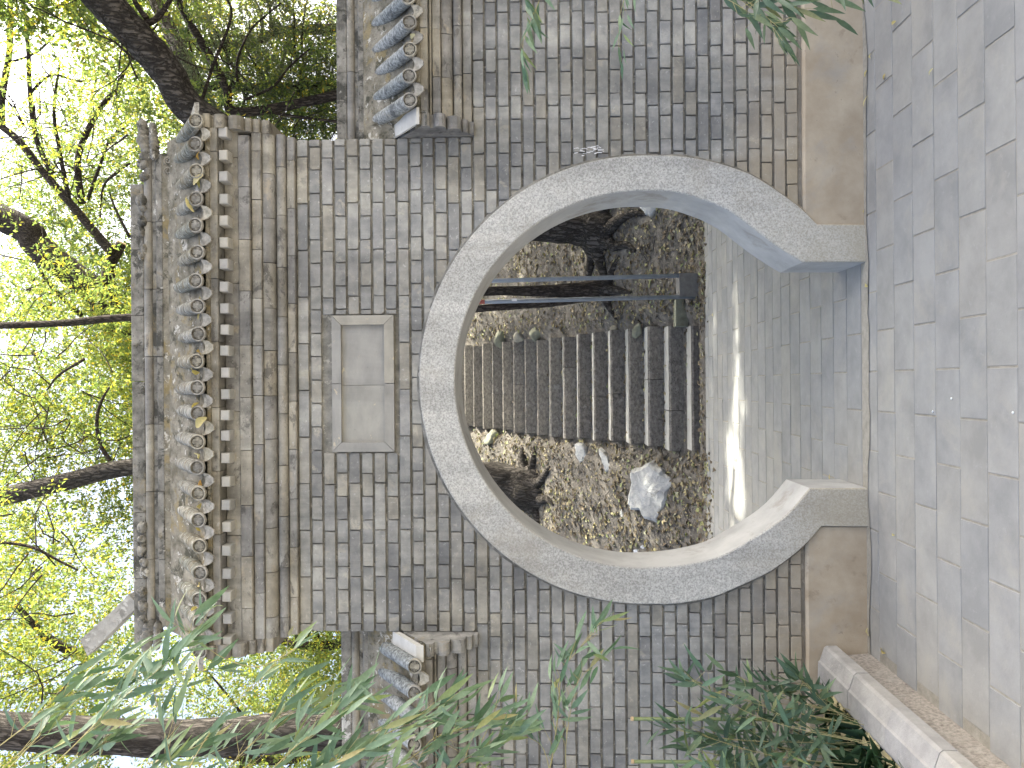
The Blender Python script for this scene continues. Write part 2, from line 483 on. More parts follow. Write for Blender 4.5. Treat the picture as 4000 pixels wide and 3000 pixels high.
def barkmat(name, c1, c2, sc=1.0, dist=0.03):
    m, nt, b = new_mat(name)
    tc = nt.nodes.new('ShaderNodeTexCoord')
    mp = nt.nodes.new('ShaderNodeMapping')
    mp.inputs['Scale'].default_value = (9 * sc, 9 * sc, 2.0 * sc)
    nt.links.new(tc.outputs['Object'], mp.inputs['Vector'])
    n1 = noise(nt, mp.outputs[0], 3.0, 10, 0.65, 1.2)
    w = nt.nodes.new('ShaderNodeTexVoronoi')
    w.feature = 'DISTANCE_TO_EDGE'
    w.inputs['Scale'].default_value = 2.6
    ds = nt.nodes.new('ShaderNodeVectorMath')
    ds.operation = 'ADD'
    nt.links.new(mp.outputs[0], ds.inputs[0])
    nt.links.new(n1, ds.inputs[1])
    nt.links.new(ds.outputs[0], w.inputs['Vector'])
    h = mixc(nt, 0.55, ramp(nt, [(0.0, g3(0)), (0.22, g3(1))], w.outputs['Distance']), n1)
    nt.links.new(ramp(nt, [(0.2, tuple(x * 0.45 for x in c1)), (0.5, c1), (0.85, c2)], h), b.inputs['Base Color'])
    b.inputs['Roughness'].default_value = 0.95
    b.inputs['Specular IOR Level'].default_value = 0.15
    bp = nt.nodes.new('ShaderNodeBump')
    bp.inputs['Strength'].default_value = 1.0
    bp.inputs['Distance'].default_value = dist
    nt.links.new(h, bp.inputs['Height'])
    nt.links.new(bp.outputs[0], b.inputs['Normal'])
    return m


MATS['bark'] = barkmat('furrowed_bark', (0.058, 0.052, 0.047), (0.12, 0.108, 0.098))
MATS['bark2'] = barkmat('dark_bark', (0.052, 0.044, 0.039), (0.11, 0.092, 0.08), 1.6)

# ------------------------------------------------------------------ ground and paving
g = MB()
g.add([(-300, -300, -0.05), (300, -300, -0.05), (300, 300, -0.05), (-300, 300, -0.05)], [(0, 1, 2, 3)])
tag(g.build('ground', MATS['dust'], loc=(0, 0, -0.05)), kind='structure')
pv = MB()
pv.add([(-1.36, -7, -0.003), (7, -7, -0.003), (7, 3.45, -0.003), (-1.36, 3.45, -0.003), (-4, 0.3, -0.003), (-4, 3.45, -0.003), (-1.36, 0.3, -0.003)],
       [(0, 1, 2, 3), (4, 6, 3, 5)])
paving = tag(pv.build('paving', MATS['sand'], loc=(0, 0, -0.006)), kind='structure')


def slabmesh(name, w, d, h, ch, mat, jit=0.0015):
    x, y = w / 2, d / 2
    o = [(-x, -y), (x, -y), (x, y), (-x, y)]
    v = [(a, b, -h) for a, b in o] + [(a, b, -ch) for a, b in o]
    v += [(a - math.copysign(ch, a), b - math.copysign(ch, b), RN.uniform(-jit, jit)) for a, b in o]
    f = [(8, 9, 10, 11)]
    for k in range(4):
        n = (k + 1) % 4
        f += [(k, n, n + 4, k + 4), (k + 4, n + 4, n + 8, k + 8)]
    return mesh(name, v, f, mat)


PROW, PLEN = 0.1725, 0.372
pvm = [slabmesh('paver', PLEN - 0.007, PROW - 0.004, 0.03, 0.002, MATS['paver']) for _ in range(4)]
r = 0
yy = -1.86
while yy < 3.42:
    yc = yy + PROW / 2
    off = (r % 2) * PLEN / 2 + 0.045
    if yc < -0.04:
        xa, xb = -1.32, 1.75 - 0.33 * yc * -0.0 + 0.12
        xa, xb = -1.31, min(2.1, 0.5 * (yc + 3.74) + 0.25)
    else:
        half = 0.95 * (yc + 3.74) / 3.9 + 0.15
        if yc < 0.33:
            half = 0.62 if yc < 0.16 else 0.66
        xa, xb = -half, half
    k = math.floor((xa - off) / PLEN)
    while off + k * PLEN < xb:
        x0, x1 = off + k * PLEN, off + (k + 1) * PLEN
        k += 1
        c0, c1 = max(x0, -1.305 if yc < -0.04 else -9), x1
        if c1 - c0 < 0.06:
            continue
        if c0 > x0:
            me = slabmesh('paver', c1 - c0 - 0.007, PROW - 0.004, 0.03, 0.002, MATS['paver'])
        else:
            me = RN.choice(pvm)
        link('paver', me, paving, ((c0 + c1) / 2, yc, RN.uniform(-0.0012, 0.0012)), (RN.uniform(-.003, .003), RN.uniform(-.003, .003), RN.uniform(-.004, .004)))
    yy += PROW
    r += 1

ds = MB()
n = 60
for i in range(n + 1):
    x = -1.30 + 3.6 * i / n
    ds.v += [(x, 0.02, 0.004), (x, -0.050 - 0.035 * mnoise.noise(Vector((x * 3, 0, 5))) - 0.012 * mnoise.noise(Vector((x * 17, 0, 5))), 0.0035)]
ds.f = [(2 * i + 1, 2 * i + 3, 2 * i + 2, 2 * i) for i in range(n)]
tag(ds.build('wall_foot_dirt', MATS['sand'], loc=(0, 0, 0)), kind='structure')

# ------------------------------------------------------------------ the gate wall
TX = 1.206                                    # half width of the raised middle
ZB = at(3119, 500, 0).z                       # underside of the lowest course
ZL = at(1895, 500, 0).z                       # 25 courses up
ZT = at(1163, 1480, 0).z                      # top of the brick face of the raised middle
rows = [ZB + (ZL - ZB) * i / 25 for i in range(26)] + [ZL + (ZT - ZL) * i / 15 for i in range(1, 16)]
ZLOW = rows[26]
SX0, SM = at(1880, 238, 0).x, 0.229

gate = empty('gate_wall', (0, 0.16, 0), 'raised grey brick wall pierced by a round moon gate', 'gate')
wall_r = empty('garden_wall', (1.75, 0.16, 0), 'low tiled grey brick wall with hanging bamboo sprigs before it', 'wall', 'walls beside the moon gate')
wall_l = empty('garden_wall', (-1.75, 0.16, 0), 'low tiled grey brick wall rising behind the planter and bamboo clumps', 'wall', 'walls beside the moon gate')


# outline of the moon gate ring, measured along the front face
def arc(cx, cy, R, n):
    return [(cx - R * math.sin(math.pi * i / n), cy - R * math.cos(math.pi * i / n)) for i in range(n + 1)]


def resample(p, n):
    p = np.array(p, float)
    d = np.r_[0, np.cumsum(np.hypot(*(p[1:] - p[:-1]).T))]
    t = np.linspace(0, d[-1], n)
    return list(zip(np.interp(t, d, p[:, 0]), np.interp(t, d, p[:, 1])))


def sm2(p, sub=5):
    q = smooth_path([Vector((a, b, 0)) for a, b in p], sub)
    return [(v.x, v.y) for v in q]


RF = -0.028
o_r = resample(sm2([(3193, 876), (3132, 815), (3071, 769), (2995, 717), (2918, 674), (2780, 630), (2650, 609), (2559, 606)]), 18)
i_r = resample(sm2([(3136, 1024), (3102, 1004), (3016, 948), (2925, 879), (2864, 834), (2780, 792), (2650, 752), (2514, 744)]), 18)
o_l = resample(sm2([(2559, 2360), (2650, 2358), (2780, 2335), (2851, 2307), (2992, 2243), (3065, 2195), (3138, 2136), (3209, 2057)]), 18)
i_l = resample(sm2([(2514, 2219), (2650, 2210), (2780, 2184), (2851, 2156), (2925, 2112), (3016, 2056), (3089, 1995), (3163, 1907)]), 18)
outer = [(3352, 878)] + o_r + resample([(2540, 606)] + arc(2514, 1483, 877, 72) + [(2540, 2360)], 70) + o_l + [(3372, 2059)]
inner = [(3352, 1024)] + i_r + resample(arc(2514, 1481.5, 737.5, 72), 70) + i_l + [(3370, 1907)]
OUT = [at(a, b, RF) for a, b in outer]
INN = [at(a, b, RF) for a, b in inner]
for L in (OUT, INN):
    L[0].z = L[-1].z = -0.03
MID = [(a + b) / 2 for a, b in zip(OUT, INN)]


def span_at(z, L):
    """x interval of the opening bounded by polyline L at height z"""
    xs = []
    for a, b in zip(L[:-1], L[1:]):
        if (a.z - z) * (b.z - z) <= 0 and abs(a.z - b.z) > 1e-9:
            xs.append(a.x + (b.x - a.x) * (z - a.z) / (b.z - a.z))
    return (min(xs), max(xs)) if len(xs) >= 2 else None


def strip(mb, A, B, flip=False):
    n = len(A)
    f = [(i, i + 1, n + i + 1, n + i) for i in range(n - 1)]
    mb.add(list(A) + list(B), [q[::-1] for q in f] if flip else f)


BACK = 0.315
nrm = []
for i in range(len(OUT)):
    d = (OUT[i] - INN[i])
    nrm.append(d.normalized())
fr = MB()
O1 = [o - n * 0.004 for o, n in zip(OUT, nrm)]
I1 = [p + n * 0.006 for p, n in zip(INN, nrm)]
Of = [Vector((p.x, RF, p.z)) for p in O1]
If = [Vector((p.x, RF, p.z)) for p in I1]
Ob = [Vector((p.x, RF + 0.005, p.z)) for p in OUT]
Oz = [Vector((p.x, BACK, p.z)) for p in OUT]
Ib = [Vector((p.x, RF + 0.006, p.z)) for p in INN]
Iz = [Vector((p.x, BACK, p.z)) for p in INN]
strip(fr, Of, If)
strip(fr, Ob, Of)
strip(fr, If, Ib)
strip(fr, Oz, Ob)
strip(fr, Oz, Iz, True)
frame = fr.build('moon_gate_frame', MATS['ring'], gate, (0, 0, 0))
rv = MB()
strip(rv, [p + Vector((0, 0.0005, 0)) for p in Ib], Iz)
rvo = rv.build('reveal', MATS['reveal'], frame, (0, 0, 0), smooth=False)
# plain tooled margin and the mortar fillet round the ring
mg = MB()
A = [Vector((p.x, RF + 0.010, p.z)) + n * 0.001 for p, n in zip(OUT, nrm)][1:-1]
Bq = [Vector((p.x, 0.004, p.z)) + n * (0.020 + 0.012 * mnoise.noise(Vector((i * 0.31, 3, 0)))) for i, (p, n) in enumerate(zip(OUT, nrm))][1:-1]
strip(mg, Bq, A)
mg.build('mortar_fillet', MATS['mortar'], frame, (0, 0, 0))

# mortar bodies (real thickness, with the opening)
YB, YF = 0.30, 0.010
bd = MB()
zs = list(np.arange(0.0, 2.2, 0.03))
top_hole = max(p.z for p in MID)
for z0 in zs:
    z1 = min(z0 + 0.03, top_hole + 0.001)
    if z0 >= top_hole:
        break
    s = span_at(min((z0 + z1) / 2, top_hole - 0.002), MID)
    for a, b in ((-TX, s[0]), (s[1], TX)):
        bd.box(a, b, YF, YB, z0, z1 if z1 < top_hole else top_hole)
bd.box(-TX, TX, YF, YB, top_hole, ZT)
bd.box(-TX, TX, 0.012, YB - 0.01, ZT + 0.0005, ZT + 0.40)
bd.build('wall_core', MATS['mortar'], gate, (0, 0, 0))
for wl, a, b in ((wall_r, TX, 3.4), (wall_l, -3.4, -TX)):
    m = MB()
    m.box(a, b, YF, YB, 0, ZLOW)
    m.box(a, b, 0.012, YB - 0.01, ZLOW + 0.0005, ZLOW + 0.26)
    m.build('wall_core', MATS['mortar'], wl, (0, 0, 0))


def brickmesh(w, h, d=0.014, ch=0.0022, cr=0.0038):
    cc = [cr * (RN.uniform(.5, 1.2) if RN.random() < .8 else RN.uniform(1.6, 3.0)) for _ in range(8)]

    def outl(ins, jit):
        x, z, c = w / 2 - ins, h / 2 - ins, cc
        p = [(-x + c[0], -z), (x - c[1], -z), (x, -z + c[2]), (x, z - c[3]), (x - c[4], z), (-x + c[5], z), (-x, z - c[6]), (-x, -z + c[7])]
        return [(a + RN.uniform(-jit, jit), b + RN.uniform(-jit, jit)) for a, b in p]
    o = outl(0, 0.0012)
    o2 = outl(ch, 0.0012)
    tilt = RN.uniform(-0.0015, 0.0015)
    v = [(a, 0.004, b) for a, b in o] + [(a, -d + 0.004, b) for a, b in o] + [(a, -d + tilt * (1 if a > 0 else -1), b) for a, b in o2]
    f = [tuple(range(16, 24))]
    for k in range(8):
        n = (k + 1) % 8
        f += [(k, n, n + 8, k + 8), (k + 8, n + 8, n + 16, k + 16)]
    return mesh('brick', v, f, MATS['brick'])


# inscription plaque rectangle
pl0, pl1 = at(1298, 1234, 0), at(1543, 1763, 0)
PX0, PX1, PZ0, PZ1 = pl1.x, pl0.x, pl1.z, pl0.z
cache = {}
JT, JX = 0.0105, 0.0046


def brick(cx, cz, w, h, wl, own):
    key = (round(w, 3), round(h, 3))
    if own:
        me = brickmesh(w, h)
    else:
        if key not in cache:
            cache[key] = [brickmesh(w, h) for _ in range(9)]
        me = RN.choice(cache[key])
    link('brick', me, wl, (cx, YF + RN.uniform(-0.0025, 0.0025), cz + RN.uniform(-.0012, .0012)), (RN.uniform(-.006, .006), RN.uniform(-.004, .004), RN.uniform(-.006, .006)))


XMAX = 2.16
for i in range(40):
    z0, z1 = rows[i], rows[i + 1]
    zc, h = (z0 + z1) / 2, (z1 - z0) - JT - RN.uniform(0, 0.001)
    lim = XMAX if i < 26 else TX
    hdr = (i % 2 == 0)
    mod = SM / 2 if hdr else SM
    ph = SX0 + (SM / 4 if hdr else 0) + RN.uniform(-0.006, 0.006)
    k = math.floor((-lim - ph) / mod)
    while ph + k * mod < lim:
        a, b = ph + k * mod + JX / 2, ph + (k + 1) * mod - JX / 2
        k += 1
        a += RN.uniform(-0.0015, 0.0015)
        b += RN.uniform(-0.0015, 0.0015)
        segs = [(max(a, -lim), min(b, lim))]
        holes = []
        for zt in (z0, z1):
            s = span_at(zt, MID)
            if s:
                holes.append(s)
        if z1 > PZ0 - 0.008 and z0 < PZ1 + 0.004:
            holes.append((PX0 - 0.006, PX1 + 0.006))
        for hl in holes:
            nx = []
            for p, q in segs:
                if q <= hl[0] or p >= hl[1]:
                    nx.append((p, q))
                else:
                    if p < hl[0]:
                        nx.append((p, hl[0]))
                    if q > hl[1]:
                        nx.append((hl[1], q))
            segs = nx
        for p, q in segs:
            if q - p < 0.018:
                continue
            wl = gate if abs((p + q) / 2) < TX else (wall_r if p > 0 else wall_l)
            full = abs((q - p) - (mod - JX)) < 0.006
            brick((p + q) / 2, zc, q - p if not full else mod - JX, h if not full else round(h, 3), wl, not full)

# plaque: two slabs in a mitred, chamfered frame
plq = empty('plaque', ((PX0 + PX1) / 2, 0, PZ0), None)
plq.parent = gate
plq.location = Vector(((PX0 + PX1) / 2, 0, PZ0)) - Vector(gate.location)
fw = 0.046
pm = MB()
xm = (PX0 + PX1) / 2 - 0.008
for a, b in ((PX0 + fw, xm - 0.001), (xm + 0.001, PX1 - fw)):
    m = MB()
    m.box(a, b, -0.002, 0.02, PZ0 + fw * 0.9, PZ1 - fw * 0.9)
    m.build('panel', MATS['plaque'], plq)
io = [(PX0, PZ0), (PX1, PZ0), (PX1, PZ1), (PX0, PZ1)]
ii = [(PX0 + fw, PZ0 + fw), (PX1 - fw, PZ0 + fw), (PX1 - fw, PZ1 - fw), (PX0 + fw, PZ1 - fw)]
for k in range(4):
    n = (k + 1) % 4
    parts = [(0.0, 1.0)] if k in (1, 3) else [(0.0, 0.5), (0.5, 1.0)]
    for t0, t1 in parts:
        def L2(p, q, t):
            return (p[0] + (q[0] - p[0]) * t, p[1] + (q[1] - p[1]) * t)
        gp = 0.0012
        e0 = gp / 0.4 if t0 == 0 else 0.002
        o0, o1 = L2(io[k], io[n], t0 + e0), L2(io[k], io[n], t1 - e0)
        n0, n1 = L2(ii[k], ii[n], t0 + e0), L2(ii[k], ii[n], t1 - e0)
        v = [(o0[0], 0.01, o0[1]), (o1[0], 0.01, o1[1]), (o1[0], -0.016, o1[1]), (o0[0], -0.016, o0[1]),
             (n0[0], -0.022, n0[1]), (n1[0], -0.022, n1[1]), (n1[0], 0.01, n1[1]), (n0[0], 0.01, n0[1])]
        m = MB()
        m.add(v, [(0, 1, 2, 3), (3, 2, 5, 4), (4, 5, 6, 7), (0, 3, 4, 7), (1, 6, 5, 2)])
        m.build('frame_piece', MATS['plaque'], plq)

# plaster plinth either side of the feet
for a, b, zz in ((OUT[0].x + 0.002, 3.4, at(3134, 500, 0).z), (-3.4, OUT[-1].x - 0.002, at(3146, 2300, 0).z)):
    m = MB()
    n = 40
    vv, ff = [], []
    for i in range(n + 1):
        x = a + (b - a) * i / n
        j = 0.003 * mnoise.noise(Vector((x * 6, 0.3, 0)))
        vv += [(x, -0.016 + j * 0.5, -0.03), (x, -0.014 + j, zz - 0.012 + j), (x, -0.002, zz + j), (x, 0.05, zz)]
    for i in range(n):
        for q in range(3):
            c = i * 4 + q
            ff.append((c, c + 4, c + 5, c + 1))
    m.add(vv, ff)
    m.build('plinth', MATS['plaster'], gate, (0, 0, 0))


# ------------------------------------------------------------------ cornices, tiled roofs and ridges
def course(wl, x0, x1, z0, z1, proj, kind, ln, mat='cornice', name='cornice_brick'):
    x = x0 - RN.uniform(0, ln * 0.6)
    first = True
    while x < x1 - 0.01:
        a, b = max(x, x0), min(x + ln + RN.uniform(-0.01, 0.01), x1)
        x = b + 0.003
        if b - a < 0.03:
            continue
        p = -(proj + RN.uniform(-0.0025, 0.0025))
        q0, q1 = z0 + 0.0015, z1 - 0.0015 - RN.uniform(0, 0.001)
        hh = (q1 - q0) / 2
        if kind == 'flat':
            pr = [(0.02, q0), (p + 0.003, q0), (p, q0 + 0.004), (p, q1 - 0.003), (p + 0.003, q1), (0.02, q1)]
        elif kind == 'bead':
            pr = [(0.02, q0), (p + hh * 0.8, q0)] + [(p + hh * 0.8 * (1 - math.sin(t)), q0 + hh - hh * math.cos(t)) for t in np.linspace(0.35, 2.8, 7)] + [(p + hh * 0.8, q1), (0.02, q1)]
        else:                                   # ovolo
            H = q1 - q0
            pr = [(0.02, q0), (p + 0.032, q0)] + [(p + 0.032 * (1 - math.sin(t)), q0 + H * (1 - math.cos(t)) * 0.9) for t in np.linspace(0.3, 1.57, 6)] + [(p, q1), (0.02, q1)]
        m = MB()
        m.prism(pr, a, b)
        m.build(name, MATS[mat], wl, smooth=False)


def end_plate(wl, x0, x1, segs, ztop, back=0.30):
    pr = [(back, segs[0][0])]
    for z0, z1, p, bl in segs:
        if bl <= 0:
            pr += [(-p, z0), (-p, z1)]
        else:
            for t in np.linspace(0, math.pi, 7):
                pr.append((-p - bl * math.sin(t), z0 + (z1 - z0) * (1 - math.cos(t)) / 2))
    pr += [(0.07, segs[-1][1] + 0.178), (max(back, 0.071), segs[-1][1] + 0.10 if back > 0.1 else segs[-1][1])]
    m = MB()
    m.prism(pr, x0, x1)
    m.build('end_plate', MATS['cornice'], wl)


# shared tile meshes; origin at the centre of the round end
TS, TL, TR = 0.727, 0.345, 0.0335             # slope, horizontal run, radius
cs = 1 / math.hypot(1, TS)
tdir = Vector((0, cs, TS * cs))
tup = Vector((0, -TS * cs, cs))


def tilemesh(mat, seed):
    v, f = [], []
    n, m = 14, 10
    Ltot = TL / cs
    for j in range(m + 1):
        s = Ltot * j / m
        rr = TR * (1 + 0.04 * mnoise.noise(Vector((s * 9, seed, 0))))
        if j == 0:
            rr = TR * 1.02
        for i in range(n + 1):
            an = -0.55 + (math.pi + 1.1) * i / n
            p = tdir * s + Vector((math.cos(an) * rr, 0, 0)) + tup * (math.sin(an) * rr)
            v.append(tuple(p))
    for j in range(m):
        for i in range(n):
            a = j * (n + 1) + i
            f.append((a, a + 1, a + n + 2, a + n + 1))
    return mesh('roof_tile', v, f, mat, True)


def tileendmesh():
    m = MB()
    n = 20
    prof = [(1.04, 0.006), (1.04, -0.007), (0.98, -0.010), (0.86, -0.010), (0.83, -0.002), (0.0, -0.002)]
    b = len(m.v)
    for rr, yy in prof[:-1]:
        for k in range(n):
            an = 2 * math.pi * k / n
            m.v.append((TR * rr * math.cos(an), yy, TR * rr * math.sin(an)))
    m.v.append((0, prof[-1][1], 0))
    for j in range(len(prof) - 2):
        for k in range(n):
            k2 = (k + 1) % n
            m.f.append((j * n + k, j * n + k2, (j + 1) * n + k2, (j + 1) * n + k))
    j = len(prof) - 2
    for k in range(n):
        m.f.append((j * n + k, j * n + (k + 1) % n, len(m.v) - 1))
    u = TR * 0.8

    def bar(x0, x1, z0, z1):
        m.box(min(x0, x1) * u, max(x0, x1) * u, -0.0085, -0.002, z0 * u, z1 * u)
    for x in (-0.2, 0, 0.2):
        bar(x - 0.06, x + 0.06, -0.82, 0.82)
    for s in (-1, 1):
        bar(s * 0.33, s * 0.42, 0.12, 0.75)
        bar(s * 0.33, s * 0.42, -0.75, -0.12)
        bar(s * 0.42, s * 0.85, 0.12, 0.21)
        bar(s * 0.42, s * 0.85, -0.21, -0.12)
        bar(s * 0.55, s * 0.72, 0.36, 0.45)
        bar(s * 0.55, s * 0.72, -0.45, -0.36)
        bar(s * 0.22, s * 0.9, -0.045, 0.045)
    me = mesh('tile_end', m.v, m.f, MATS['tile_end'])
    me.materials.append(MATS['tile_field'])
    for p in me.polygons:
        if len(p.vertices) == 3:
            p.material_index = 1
    return me


def dripmesh():
    v, f = [], []
    n = 12
    top = []
    for i in range(n + 1):
        t = i / n
        x = (t - 0.5) * 0.072
        zt = -0.018 + 0.55 * x * x / 0.036
        depth = 0.040 * (1 - (2 * t - 1) ** 2) ** 0.6 + 0.004 + 0.004 * abs(math.sin(t * math.pi * 4))
        v += [(x, -0.003, zt), (x, -0.006, zt - depth), (x, 0.004, zt - depth), (x, 0.005, zt)]
    for i in range(n):
        a = i * 4
        for q in range(4):
            w = (q + 1) % 4
            f.append((a + q, a + q + 4, a + w + 4, a + w))
    return mesh('drip_tile', v, f, MATS['tile_end'])


TM = [tilemesh(MATS['tile'], s) for s in range(3)]
TMG = [tilemesh(MATS['tile_grey'], s + 5) for s in range(3)]
TE = tileendmesh()
DT = dripmesh()
DISC_Y = -0.215


def roof(wl, x0, x1, zd, tiles, tms, dip=None):
    """zd: height of the tile end centres; tiles: x of every barrel tile"""
    def line(y):
        return zd + TS * (y - DISC_Y) - 0.036
    yb = -0.178
    n = max(8, int((x1 - x0) / 0.02))
    m = MB()
    ys = [-0.186, -0.13, -0.10, -0.05, 0.0, 0.05, 0.088]
    base = len(m.v)
    for i in range(n + 1):
        x = x0 + (x1 - x0) * i / n
        for j, y in enumerate(ys):
            z = line(y)
            if y > -0.1:
                z = max(z, zd + 0.06 + 1.20 * (y + 0.1))
            if dip and dip[0] < x < dip[1] and y < 0.03:
                z -= 0.06
            z += 0.009 * mnoise.noise(Vector((x * 17, y * 20, zd))) * (0.3 if j in (0,) else 1)
            m.v.append((x, y, z))
    k = len(ys)
    for i in range(n):
        for j in range(k - 1):
            a = i * k + j
            m.f.append((a, a + k, a + k + 1, a + 1))
    # the slope's body down to the eaves board, front lip and rear slope
    m.prism([(-0.186, line(-0.186) - 0.012), (0.09, zd + 0.05), (0.23, zd + 0.05), (0.5, line(-0.186)), (0.5, line(-0.186) - 0.03), (-0.186, line(-0.186) - 0.03)], x0, x1)
    m.prism([(0.232, zd + 0.30), (0.50, line(-0.186) + 0.002), (0.232, line(-0.186) + 0.002)], x0, x1)
    m.build('roof_slope', MATS['moss'], wl, (0, 0, 0), smooth=False)
    for i, x in enumerate(tiles):
        t = link('roof_tile', RN.choice(tms), wl, (x + RN.uniform(-.003, .003), DISC_Y + RN.uniform(-.006, .006), zd + RN.uniform(-.004, .004)),
                 (0, 0, RN.uniform(-0.03, 0.03)))
        e = bpy.data.objects.new('tile_end', TE)
        COL.objects.link(e)
        e.parent = t
        e.location = (0, -0.002, 0)
        e.rotation_euler = (RN.uniform(-.1, .05), RN.uniform(-.25, .25), 0)
    for a, b in zip(tiles[:-1], tiles[1:]):
        if abs(b - a) < 0.2:
            link('drip_tile', DT, wl, ((a + b) / 2, -0.197, zd - 0.006 + RN.uniform(-.004, .004)), (rad(-12), RN.uniform(-.05, .05), RN.uniform(-.06, .06)))


def ridge(wl, x0, x1, xt0, xt1, zb, zg, zr0, zr1, zt):
    yc = 0.16
    n = max(2, int(round((x1 - x0) / 0.34)))
    for (name, za, zc, hw, mat, rnd) in (('ridge_base', zb, zg, 0.080, 'ridge', 0), ('ridge_neck', zg - 0.001, zr0 + 0.001, 0.062, 'ridge', 0),
                                         ('ridge_roll', zr0, zr1, 0.078, 'slab', 1), ('ridge_cap', zr1, zt, 0.066, 'ridge', 0)):
        a0, a1 = (x0, x1) if name != 'ridge_cap' else (xt0, xt1)
        for i in range(n):
            a, b = a0 + (a1 - a0) * i / n + 0.0015, a0 + (a1 - a0) * (i + 1) / n - 0.0015
            j = RN.uniform(-0.003, 0.003)
            if rnd:
                h = (zc - za) / 2
                pr = [(yc - (hw - h) + j - h * math.sin(t), za + h - h * math.cos(t)) for t in np.linspace(0, math.pi, 8)]
                pr += [(yc + (hw - h) + h * math.sin(t), za + h + h * math.cos(t)) for t in np.linspace(0, math.pi, 8)]
            else:
                c = 0.004
                pr = [(yc - hw + j, za + c), (yc - hw + j, zc - c), (yc - hw + c + j, zc), (yc + hw, zc), (yc + hw, za), (yc - hw + c + j, za)]
            m = MB()
            m.prism(pr, a, b)
            m.build(name, MATS[mat if not rnd else 'cornice'], wl)


# --- raised middle
zz = [ZT, ZT + .041, ZT + .0885, ZT + .139, ZT + .188, ZT + .245, ZT + .319, ZT + .372]
course(gate, -TX - 0.008, TX + 0.008, zz[0], zz[1], 0.022, 'flat', 0.235, 'cornice')
course(gate, -TX - 0.015, TX + 0.015, zz[1], zz[2], 0.05, 'bead', 0.24)
course(gate, -TX - 0.008, TX + 0.008, zz[2], zz[3], 0.082, 'ovolo', 0.21)
course(gate, -TX - 0.008, TX + 0.008, zz[3], zz[4], 0.098, 'flat', 0.23)
course(gate, -TX - 0.008, TX + 0.008, zz[4], zz[5], 0.116, 'flat', 0.25)
course(gate, -TX - 0.008, TX + 0.008, zz[5], zz[6], 0.104, 'flat', 0.6, name='block_backing')
course(gate, -TX - 0.008, TX + 0.008, zz[6], zz[7], 0.176, 'flat', 0.30, name='eaves_board')
by = [515, 604, 687, 775, 860, 946, 1030, 1119, 1204, 1287, 1369, 1455, 1540, 1622, 1702, 1790, 1882, 1973, 2060, 2152, 2243, 2332, 2420, 2509]
bk = MB()
w, h, c = 0.0235, 0.021, 0.004
bk.add([(-w, 0.07, -h), (w, 0.07, -h), (w, 0.07, h), (-w, 0.07, h), (-w, c, -h), (w, c, -h), (w, c, h), (-w, c, h),
        (-w + c, 0, -h + c), (w - c, 0, -h + c), (w - c, 0, h - c), (-w + c, 0, h - c)],
       [(8, 9, 10, 11)] + [(k, (k + 1) % 4, (k + 1) % 4 + 4, k + 4) for k in range(4)] + [(k + 4, (k + 1) % 4 + 4, (k + 1) % 4 + 8, k + 8) for k in range(4)])
bkm = mesh('rafter_block', bk.v, bk.f, MATS['block'])
for y in by:
    p = at(887, y, -0.166)
    link('rafter_block', bkm, gate, (p.x, -0.166 + RN.uniform(-.004, .004), zz[6] - 0.0235), (RN.uniform(-.04, .04), RN.uniform(-.03, .03), RN.uniform(-.05, .05)))
EPT = [(ZT + .105, ZT + .145, .078, .006), (ZT + .145, ZT + .178, .098, .006), (ZT + .178, ZT + .212, .112, .01), (ZT + .212, ZT + .282, .135, .028),
       (ZT + .282, ZT + .336, .163, .02), (ZT + .336, ZT + .350, .16, 0), (ZT + .350, ZT + .386, .182, .01)]
for s in (-1, 1):
    a, b = sorted((s * (TX + 0.0085), s * (TX + 0.072)))
    end_plate(gate, a, b, EPT, ZT + .386)
    # sloping cap slab over the plate
    m = MB()
    q0 = ZT + .390
    pl = [(s * (TX - 0.01), -0.205), (s * (TX + 0.118), -0.207), (s * (TX + 0.075), -0.13), (s * (TX + 0.07), 0.06), (s * (TX - 0.01), 0.06)]
    v = [(x, y, q0 + (y + 0.205) * TS) for x, y in pl] + [(x, y, q0 + (y + 0.205) * TS + 0.022) for x, y in pl]
    m.add(v, [(4, 3, 2, 1, 0), (5, 6, 7, 8, 9)] + [(i, (i + 1) % 5, (i + 1) % 5 + 5, i + 5) for i in range(5)])
    m.build('cap_slab', MATS['tile_end'], gate)
ty = [476, 567, 671, 775, 882, 985, 1095, 1195, 1302, 1409, 1516, 1616, 1726, 1827, 1928, 2030, 2133, 2237, 2338, 2432, 2542]
ZD = at(775, 1500, DISC_Y).z
tilex = [at(775, y, DISC_Y).x for y in ty]
roof(gate, -TX - 0.03, TX + 0.03, ZD, tilex, TM)
rz = [at(v, 1450, 0.082).z for v in (640, 613, 592, 560, 509)]
rx1, rx0 = at(600, 600, 0.08).x, at(600, 2450, 0.08).x
ridge(gate, rx0, rx1, at(530, 2520, 0.08).x, at(530, 716, 0.08).x, *rz)
# mortar skirt under the ridge base
m = MB()
m.prism([(0.083, ZD + 0.20), (0.083, rz[0] + 0.001), (0.236, rz[0] + 0.001), (0.236, ZD + 0.20)], rx0, rx1)
m.build('ridge_bed', MATS['moss'], gate, (0, 0, 0))


